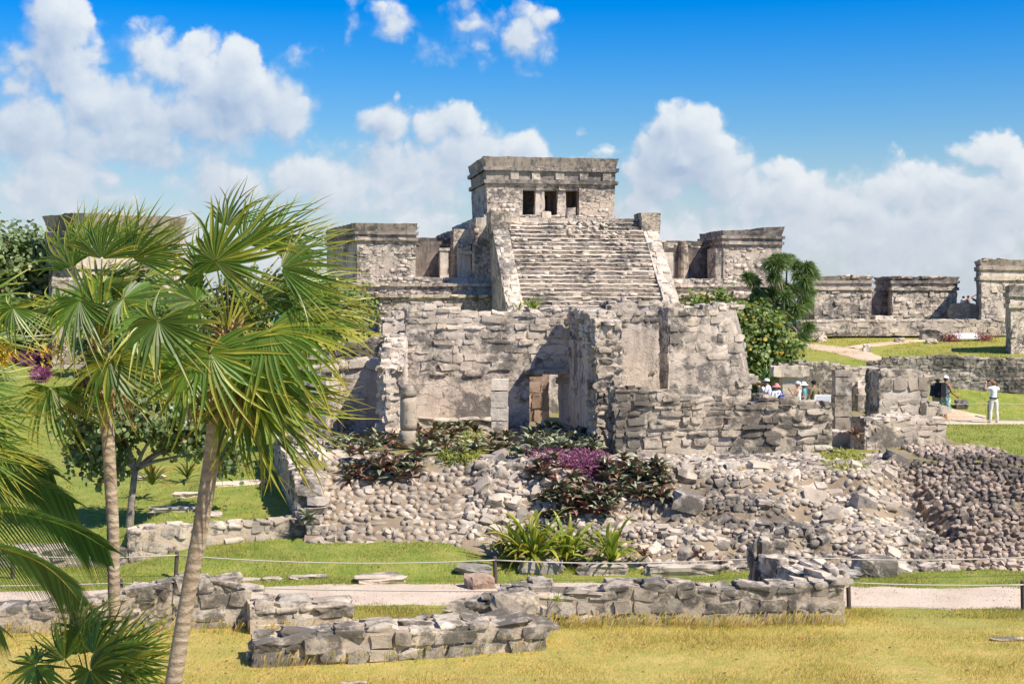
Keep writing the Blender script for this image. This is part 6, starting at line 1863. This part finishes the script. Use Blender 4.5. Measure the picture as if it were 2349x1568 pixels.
# ------------------------------------------------------------------ signs
M_BOARD = plain_mat('white_board', (.74, .74, .72), .45, .4, .04, 5)
M_PRINT = plain_mat('grey_print', (.42, .43, .44), .6, .2, .2, 9)
def info_board(label, c, w, h, yaw, tilt, leg):
    root = thing('information_board', label, 'information board', c)
    c = Vector(c); Rm = Euler((rad(tilt), 0, rad(yaw))).to_matrix()
    def q(x, y, z): return c + Vector((0, 0, leg)) + Rm @ Vector((x, y, z))
    def slab(mb, x0, x1, z0, z1, y0, y1):
        P = [q(x0, y0, z0), q(x1, y0, z0), q(x1, y1, z0), q(x0, y1, z0), q(x0, y0, z1), q(x1, y0, z1), q(x1, y1, z1), q(x0, y1, z1)]
        mb.add(P, [(0, 1, 5, 4), (1, 2, 6, 5), (2, 3, 7, 6), (3, 0, 4, 7), (4, 5, 6, 7), (3, 2, 1, 0)])
    mb = MB(); slab(mb, -w / 2, w / 2, -h / 2, h / 2, 0, .04); mb.build('panel', M_BOARD, root)
    mb = MB()
    for k in range(9):
        z = h * (.36 - .085 * k); l = w * RND.uniform(.55, .84)
        slab(mb, -w * .42, -w * .42 + l, z, z + h * .028, -.004, -.001)
    mb.build('printed_lines', M_PRINT, root)
    for s in (-1, 1):
        mb = MB(); p = q(s * w * .36, .05, -h * .2); mb.tube([(p.x, p.y, c.z - .1), p], [.03, .03], 8); mb.build('leg', M_POST, root)
p = at(1893, 955, 52.5)
info_board('white information board standing beside the slender square pillar', (p.x, 52.5, ground_z(p.x, 52.5)), .85, .75, -25, -28, .95)
p = at(2217, 775, 75); zz = ground_z(p.x, 75)
info_board('low tilted information board between two red plants on the terrace', (p.x, 75, zz), 1.25, .8, 0, -70, .26)
for (u, lab) in ((2181, 'red-leaved plant left of the low tilted board'), (2259, 'red-leaved plant right of the low tilted board')):
    p = at(u, 772, 74.9); z0 = ground_z(p.x, 74.9)
    root = thing('red_plant', lab, 'shrub', (p.x, 74.9, z0))
    leaf_cloud(root, 'foliage', [(p.x, 74.9, z0 + .10, .52, .26, .45)], 600, .12, M_REDPL, int(u), False, .3)

# ------------------------------------------------------------------ people
M_SKIN = plain_mat('light_skin', (.50, .27, .18), .55, .35, .06, 8)
M_SKIN2 = plain_mat('tanned_skin', (.36, .17, .095), .55, .35, .06, 8)
M_HAIRD = plain_mat('dark_hair', (.025, .018, .014), .6, .4, .3, 40)
M_HAIRR = plain_mat('auburn_hair', (.26, .12, .055), .6, .4, .3, 40)
def cloth(n, c, v=.1): return plain_mat(n, c, .9, .1, v, 14, .3)
M_WHITE = cloth('white_cloth', (.78, .78, .80), .04); M_OLIVE = cloth('olive_cloth', (.20, .17, .09)); M_DKGREEN = cloth('dark_green_cloth', (.055, .062, .05))
M_TEAL = cloth('teal_cloth', (.12, .34, .36)); M_BLUE = cloth('blue_cloth', (.03, .06, .42)); M_BLACK = cloth('black_cloth', (.018, .019, .025)); M_KHAKI = cloth('khaki_cloth', (.32, .25, .16))
M_PINKC = cloth('pink_cloth', (.70, .28, .26)); M_GREY = cloth('grey_cloth', (.22, .27, .28)); M_NAVY = cloth('navy_cloth', (.03, .035, .08)); M_CREAM = cloth('cream_cloth', (.70, .66, .60), .05); M_LILAC = cloth('pale_lilac_cloth', (.62, .58, .74), .05)
def surf_mat():
    m, t, bs, out = base_mat('tropical_print_cloth')
    tc = t.node('ShaderNodeTexCoord')
    n = t.noise(tc.outputs['Object'], 5, 3, .5, 1.0); n2 = t.noise(tc.outputs['Object'], 8, 3, .5, 1.0)
    c = t.mix(t.ramp(n, .47, .53), (.58, .56, .46), (.10, .33, .36)); c = t.mix(t.ramp(n2, .58, .62), c, (.05, .12, .20))
    t.put(bs.inputs['Base Color'], c); bs.inputs['Roughness'].default_value = .9
    return m
M_PRINTC = surf_mat()
SHOE_W = cloth('pale_shoes', (.62, .60, .56)); SHOE_D = cloth('brown_sandals', (.16, .10, .06))

def person(label, u, y, facing, height=1.72, skin=None, arms=None, legs=None, top=('tee', None), bottom=('shorts', None), hair=None, hat=None, shoes=None, lean=0.0, head=(0, 0), build=1.0, gz=None, group=None):
    """one figure: the body grown over a posed skeleton, clothes as shells over it. arms: {'L': (elbow, wrist), 'R': ...} in body axes (x right, y forward, z up)"""
    skin = skin or M_SKIN; k = height / 1.72
    x = ax(u, y); z0 = ground_z(x, y) if gz is None else gz
    root = thing('person', label, 'person', (x, y, z0), group)
    arms = arms or {}; legs = legs or {}
    ln = Vector((0, lean, 0))
    J = {}; Rr = {}
    def j(n, p, r): J[n] = Vector(p) * k; Rr[n] = r * k * (build if n not in ('head', 'crown', 'jaw', 'neck') else 1)
    j('pelvis', (0, 0, .96), .125); j('waist', Vector((0, 0, 1.10)) + ln * .25, .112); j('chest', Vector((0, .0, 1.30)) + ln * .7, .128); j('collar', Vector((0, -.01, 1.43)) + ln, .085)
    j('neck', Vector((0, .0, 1.50)) + ln * 1.1, .052); hd = Vector((head[0], head[1], 0)) + ln * 1.25
    j('jaw', Vector((0, .03, 1.565)) + hd * 1.0, .066); j('head', Vector((0, .015, 1.635)) + hd, .088); j('crown', Vector((0, .0, 1.68)) + hd, .078)
    E = [('pelvis', 'waist'), ('waist', 'chest'), ('chest', 'collar'), ('collar', 'neck'), ('neck', 'jaw'), ('jaw', 'head'), ('head', 'crown')]
    for sd, sg in (('L', -1), ('R', 1)):
        sh = Vector((sg * .175, -.01, 1.405)) + ln
        el, wr = arms.get(sd, ((sg * .245, -.03, 1.13), (sg * .25, .06, .89)))
        j('sh' + sd, sh, .058); j('el' + sd, Vector(el) + ln * .8, .041); j('wr' + sd, Vector(wr) + ln * .6, .029)
        j('ua' + sd, (sh + Vector(el) + ln * .8) / 2, .050); j('fa' + sd, (Vector(el) + ln * .8) * .55 + (Vector(wr) + ln * .6) * .45, .039)
        E += [('collar', 'sh' + sd), ('sh' + sd, 'ua' + sd), ('ua' + sd, 'el' + sd), ('el' + sd, 'fa' + sd), ('fa' + sd, 'wr' + sd)]
        kn, an = legs.get(sd, ((sg * .10, .01, .50), (sg * .105, -.03, .085)))
        hip = Vector((sg * .088, 0, .90)); kn = Vector(kn); an = Vector(an)
        j('hip' + sd, hip, .098); j('th' + sd, hip.lerp(kn, .5), .080); j('kn' + sd, kn, .057); j('ca' + sd, kn.lerp(an, .35) + Vector((0, -.012, 0)), .056); j('an' + sd, an, .038)
        j('to' + sd, an + Vector((sg * .02, .15, -.045)), .034)
        E += [('pelvis', 'hip' + sd), ('hip' + sd, 'th' + sd), ('th' + sd, 'kn' + sd), ('kn' + sd, 'ca' + sd), ('ca' + sd, 'an' + sd), ('an' + sd, 'to' + sd)]
    names = list(J)
    bm = bmesh.new(); lay = bm.verts.layers.skin.verify()
    vv = {}
    for n in names:
        v = bm.verts.new(J[n]); v[lay].radius = (Rr[n], Rr[n] * (.78 if n in ('pelvis', 'waist', 'chest', 'collar') else 1.0)); vv[n] = v
        if n == 'pelvis': v[lay].use_root = True
    for a, b in E: bm.edges.new((vv[a], vv[b]))
    me = bpy.data.meshes.new('body_skeleton'); bm.to_mesh(me); bm.free()
    tmp = bpy.data.objects.new('body_skeleton', me); COL.objects.link(tmp)
    tmp.modifiers.new('skin', 'SKIN'); s = tmp.modifiers.new('sub', 'SUBSURF'); s.levels = 2; s.render_levels = 2
    dg = bpy.context.evaluated_depsgraph_get()
    ev = tmp.evaluated_get(dg); em = ev.to_mesh()
    verts = [v.co.copy() for v in em.vertices]; nrms = [v.normal.copy() for v in em.vertices]; faces = [tuple(p.vertices) for p in em.polygons]
    ev.to_mesh_clear(); bpy.data.objects.remove(tmp); bpy.data.meshes.remove(me)
    hc = J['head']
    for i, v in enumerate(verts):      # nose, brow and ears
        d = v - hc
        if d.length < .16 * k:
            nz = math.exp(-((d.x / .016) ** 2 + ((d.z + .012) / .026) ** 2)) * (1 if d.y > 0 else 0)
            verts[i] = v + Vector((0, .022 * nz * k, 0))
            er = math.exp(-(((d.y + .0) / .02) ** 2 + ((d.z + .005) / .03) ** 2))
            verts[i] += Vector((math.copysign(.016, d.x) * er * k, 0, 0))
    # nearest bone of each face
    def seg(p, a, b):
        ab = b - a; t = max(0, min(1, (p - a).dot(ab) / ab.length_squared)); return (p - a - ab * t).length
    lab = []
    for f in faces:
        c = sum((verts[i] for i in f), Vector()) / len(f)
        best = min(E, key=lambda e: seg(c, J[e[0]], J[e[1]]) / (Rr[e[0]] + Rr[e[1]]))
        lab.append((best, c))
    Rz = Matrix.Rotation(rad(facing), 3, 'Z')
    def out(vs): return [Rz @ v + Vector((x, y, z0)) for v in vs]
    mb = MB(); mb.add(out(verts), faces)
    for sd, sg in (('L', -1), ('R', 1)):      # hands: palm, four fingers and a thumb
        w = J['wr' + sd]; d = (w - J['el' + sd]).normalized(); sdv = d.orthogonal().normalized(); up = d.cross(sdv)
        pa = w + d * .085 * k
        mb.tube(out([w - d * .02, w + d * .04 * k, pa]), [.029 * k, .040 * k, .034 * k], 8)
        for q in range(4):
            o = pa + sdv * (q - 1.5) * .019 * k
            l = (.062, .075, .070, .055)[q] * k
            mb.tube(out([o - d * .01, o + d * l * .5 + up * .006, o + d * l * .85 + up * .02]), [.0095 * k, .0085 * k, .006 * k], 6)
        o = w + d * .03 * k + sdv * .036 * k
        mb.tube(out([o - sdv * .012, o + sdv * .02 + d * .025 * k, o + sdv * .018 + d * .06 * k + up * .012]), [.012 * k, .011 * k, .007 * k], 6)
    mb.build('body', skin, root, smooth=True)
    def shell(name, pick, grow, mat):
        ids = [i for i, (e, c) in enumerate(lab) if pick(e, c)]
        if not ids: return
        used = sorted({v for i in ids for v in faces[i]}); mp = {v: q for q, v in enumerate(used)}
        mb = MB(); mb.add(out([verts[v] + nrms[v] * grow for v in used]), [[mp[v] for v in faces[i]] for i in ids])
        return mb.build(name, mat, root, smooth=True)
    TOR = {'pelvis', 'waist', 'chest', 'collar'}
    def is_tor(e): return e[0] in TOR and (e[1] in TOR or e[1][:2] == 'sh')
    kind, mat = top
    if kind == 'tee': shell('shirt', lambda e, c: (is_tor(e) and c.z > .90 * k) or e[0][:2] == 'sh' or (e[0] == 'collar' and e[1] == 'neck' and c.z < J['neck'].z - .03), .018, mat)
    elif kind == 'tank': shell('tank_top', lambda e, c: is_tor(e) and .90 * k < c.z < 1.42 * k + lean and abs(c.x) < .165, .014, mat)
    kind, mat = bottom
    low = {'shorts': .50 * k, 'trousers': .06 * k}[kind]
    LEG = ('hip', 'th', 'kn', 'ca')
    shell(kind, lambda e, c: (e[0] == 'pelvis' and c.z < 1.0 * k) or (e[0][:-1] in LEG and c.z > low and e[1][:-1] != 'to'), .022 if kind == 'shorts' else .018, mat)
    shell('shoes', lambda e, c: e[1][:-1] == 'to' or (e[1][:-1] == 'an' and c.z < .10 * k), .010, shoes or SHOE_D)
    if hair:
        shell('hair', lambda e, c: (e[0] in ('jaw', 'head') or e[1] in ('head', 'crown')) and ((c.z > hc.z + .035) or (c.y < hc.y - .01 and c.z > hc.z - hair[1])), hair[2] if len(hair) > 2 else .016, hair[0])
    if hat:
        hk, hm = hat[0], hat[1]; V = []; F = []; n = 14
        c = hc + Vector((0, -.005, .035)); r = .108 * k
        for i in range(5):
            a = i / 4 * math.pi / 2
            for q in range(n):
                g = 2 * math.pi * q / n; V.append(c + Vector((math.cos(g) * r * math.cos(a) * .92, math.sin(g) * r * math.cos(a) * 1.08, .10 * k * math.sin(a))))
        for i in range(4):
            for q in range(n): F.append((i * n + q, i * n + (q + 1) % n, (i + 1) * n + (q + 1) % n, (i + 1) * n + q))
        o = len(V)
        if hk == 'cap':
            for q in range(7):
                g = rad(35 + 110 * q / 6); p = c + Vector((math.cos(g) * r * .92, math.sin(g) * r * 1.08, .004)); V += [p, p + Vector((math.cos(g) * .03, .085, -.014)) * k, p + Vector((0, 0, -.012)) * k]
            for q in range(6): F += [(o + q * 3, o + q * 3 + 1, o + q * 3 + 4, o + q * 3 + 3), (o + q * 3 + 2, o + q * 3 + 5, o + q * 3 + 4, o + q * 3 + 1)]
        else:
            for q in range(n):
                g = 2 * math.pi * q / n; V += [c + Vector((math.cos(g) * r * .92, math.sin(g) * r * 1.08, .0)), c + Vector((math.cos(g) * r * 1.75, math.sin(g) * r * 1.85, -.045 * k))]
            for q in range(n): a, b = o + q * 2, o + (q * 2 + 2) % (2 * n); F.append((a, b, b + 1, a + 1))
        mb = MB(); mb.add(out(V), F); mb.build(hk if hk == 'cap' else 'sun_hat', hm, root, smooth=True)
    return root, (lambda p: Rz @ (Vector(p) * k) + Vector((x, y, z0)))

def backpack(label, place, mat, s=1.0, low=1.02):
    c = place((0, -.20, low + .2)); r = thing('backpack', label, 'backpack', c)
    mb = MB(); q = lambda x, y_, z: place((x, y_, z))
    mb.hull([q(-.16 * s, -.36 * s, low), q(.16 * s, -.36 * s, low), q(.16 * s, -.15, low), q(-.16 * s, -.15, low)], [q(-.13 * s, -.31 * s, low + .44 * s), q(.13 * s, -.31 * s, low + .44 * s), q(.13 * s, -.14, low + .44 * s), q(-.13 * s, -.14, low + .44 * s)], .08, .012, 4, bottom=True)
    mb.build('bag', mat, r)
    for sg in (-1, 1):
        mb = MB(); mb.tube([q(sg * .10, -.15, low + .42), q(sg * .12, -.06, low + .475), q(sg * .13, .10, low + .42), q(sg * .14, .13, low + .25), q(sg * .14, .02, low + .1), q(sg * .13, -.15, low + .05)], [.018] * 6, 6); mb.build('strap', mat, r, smooth=True)
    mb = MB(); mb.hull([q(-.10 * s, -.41 * s, low + .04), q(.10 * s, -.41 * s, low + .04), q(.10 * s, -.345 * s, low + .04), q(-.10 * s, -.345 * s, low + .04)], [q(-.10 * s, -.38 * s, low + .2), q(.10 * s, -.38 * s, low + .2), q(.10 * s, -.33 * s, low + .2), q(-.10 * s, -.33 * s, low + .2)], .08, .006, 5, bottom=True); mb.build('front_pocket', mat, r)

# facing: 0 looks away from the camera, 90 to the left, -90 to the right
person('person in white T-shirt and white trousers raising a camera, seen from behind', 2279, 55.3, 6, 1.66, M_SKIN, {'L': ((-.30, .10, 1.33), (-.22, .22, 1.60)), 'R': ((.27, .16, 1.30), (-.02, .26, 1.60))}, {'L': ((-.13, .0, .50), (-.16, -.03, .085)), 'R': ((.12, .0, .50), (.14, -.03, .085))},
       ('tee', M_WHITE), ('trousers', M_CREAM), (M_HAIRR, .10, .028), None, SHOE_W)
pc = at(2268, 874, 55.55); r = thing('camera', 'small black camera held up by the person in white', 'camera', pc)
mb = MB(); mb.hull([pc + Vector((-.06, -.02, -.035)), pc + Vector((.06, -.02, -.035)), pc + Vector((.06, .02, -.035)), pc + Vector((-.06, .02, -.035))], [pc + Vector((-.058, -.018, .035)), pc + Vector((.058, -.018, .035)), pc + Vector((.058, .018, .035)), pc + Vector((-.058, .018, .035))], .05, 0, bottom=True); mb.build('camera_body', M_BLACK, r)
mb = MB(); mb.tube([pc + Vector((0, .02, 0)), pc + Vector((0, .06, 0))], [.026, .024], 10); mb.build('lens', M_BLACK, r)
bp_ = thing('belt_bag', 'narrow dark belt bag at the waist of the person in white', 'belt bag', at(2279, 915, 55.2))
mb = MB()
for q in range(17):
    pass
ring = [Vector((ax(2279, 55.3) + math.cos(g) * .158, 55.3 + math.sin(g) * .135, ground_z(ax(2279, 55.3), 55.3) + 1.0)) for g in [2 * math.pi * i / 16 for i in range(17)]]
mb.tube(ring, [.022] * 17, 6, cap=False); mb.build('belt', M_NAVY, bp_, smooth=True)

_, pl = person('person walking in white tank top, cap and tropical print shorts', 2169, 55.2, -62, 1.84, M_SKIN2, {'L': ((-.25, -.02, 1.15), (-.24, .14, .95)), 'R': ((.24, .06, 1.15), (.22, .30, 1.02))}, {'L': ((-.10, .10, .50), (-.11, .14, .085)), 'R': ((.10, -.02, .50), (.11, -.22, .12))},
       ('tank', M_WHITE), ('shorts', M_PRINTC), (M_HAIRD, .02, .008), ('cap', M_WHITE), SHOE_D, build=1.08)
_, pl2 = person('bare-armed person with dark hair and backpack beside the walker in print shorts', 2151, 55.6, -50, 1.76, M_SKIN2, {'L': ((-.24, -.02, 1.14), (-.23, .05, .89)), 'R': ((.24, -.02, 1.14), (.23, .08, .89))}, None, ('tank', M_BLACK), ('shorts', M_GREY), (M_HAIRD, .05, .018), None, SHOE_D)
backpack('black backpack on the back of the walker in print shorts', pl, M_BLACK, 1.15, 1.0)
backpack('dark backpack worn by the bare-armed walker', pl2, M_NAVY, .9, 1.05)

person('person in dark green shirt and cap with a shoulder strap, looking left', 1742, 53.6, 70, 1.70, M_SKIN, None, None, ('tee', M_DKGREEN), ('shorts', M_KHAKI), (M_HAIRD, .04, .014), ('cap', M_KHAKI), SHOE_D, head=(0, .04))
person('person in white shirt half hidden behind the one in dark green', 1749, 54.3, 60, 1.66, M_SKIN, None, None, ('tee', M_WHITE), ('shorts', M_NAVY), (M_HAIRD, .05, .014), None, SHOE_D)
person('person in pale lilac shirt and white-and-navy cap, bending left', 1767, 53.9, 65, 1.76, M_SKIN2, {'L': ((-.28, .08, 1.18), (-.12, .26, 1.08)), 'R': ((.30, -.02, 1.16), (.16, .16, 1.02))}, None, ('tee', M_LILAC), ('shorts', M_NAVY), (M_HAIRD, .02, .010), ('cap', M_WHITE), SHOE_D, lean=.10)
_, pl3 = person('small person in pink sun hat and white shirt with a blue bag', 1781, 53.4, -150, 1.60, M_SKIN, None, None, ('tee', M_WHITE), ('shorts', M_BLUE), (M_HAIRD, .05, .012), ('sun hat', M_PINKC), SHOE_D)
backpack('bright blue bag carried by the person in the pink hat', lambda p: pl3((p[0] - .10, -p[1], p[2])), M_BLUE, .8, .95)
person('person in white tank top and white cap with hand on hip', 1831, 53.5, 62, 1.68, M_SKIN, {'L': ((-.26, .10, 1.22), (-.22, .24, 1.40)), 'R': ((.34, -.10, 1.18), (.16, .06, 1.02))}, None, ('tank', M_WHITE), ('shorts', M_GREY), (M_HAIRR, .03, .012), ('cap', M_WHITE), SHOE_D)
person('person in teal shirt and white sun hat behind the hand-on-hip figure', 1844, 54.2, 75, 1.64, M_SKIN, None, None, ('tee', M_TEAL), ('shorts', M_KHAKI), (M_HAIRR, .07, .012), ('sun hat', M_WHITE), SHOE_D)
person('person in olive T-shirt and dark cap next to the white board', 1867, 53.3, 40, 1.74, M_SKIN, {'L': ((-.25, .04, 1.16), (-.22, .20, 1.00)), 'R': ((.30, -.10, 1.17), (.42, .02, .98))}, None, ('tee', M_OLIVE), ('shorts', M_KHAKI), (M_HAIRD, .02, .010), ('cap', M_BLACK), SHOE_D)
zc = azv(678, 84) - 1.63
person('distant person with grey shirt and both hands on the head', 2243, 83.5, 180, 1.72, M_SKIN2, {'L': ((-.38, -.02, 1.58), (-.12, -.02, 1.72)), 'R': ((.38, -.02, 1.58), (.12, -.02, 1.72))}, None, ('tee', M_GREY), ('shorts', M_NAVY), (M_HAIRD, .02, .012), None, SHOE_D, gz=azv(680, 83.5) - 1.63)
person('distant person in white, left one of the pair by the cliff', 2207, 83.5, -80, 1.66, M_SKIN2, None, None, ('tee', M_WHITE), ('shorts', M_BLACK), (M_HAIRD, .03, .014), None, SHOE_D, lean=.06, gz=azv(680, 83.5) - 1.60)
person('distant bare-backed person, right one of the pair by the cliff', 2217, 84.0, -80, 1.68, M_SKIN2, None, None, ('none', None), ('shorts', M_PINKC), (M_HAIRD, .03, .014), None, SHOE_D, lean=.08, gz=azv(679, 84) - 1.62)
mb = MB(); x, y = ax(2225, 83.7), 83.7      # the rock they stand on
rock('cliff_rock', 'rocky ledge behind the low wall where bathers stand', (x, y, azv(680, 83.5) - 2.35), (3.2, 2.2, .95), M_DARKSTONE, 61, 0, flat=.45, sink=.0)

# every labelled thing at top level is a thing
for o in COL.objects:
    if o.parent is None and o.get('label') and not o.get('kind'): o['kind'] = 'thing'
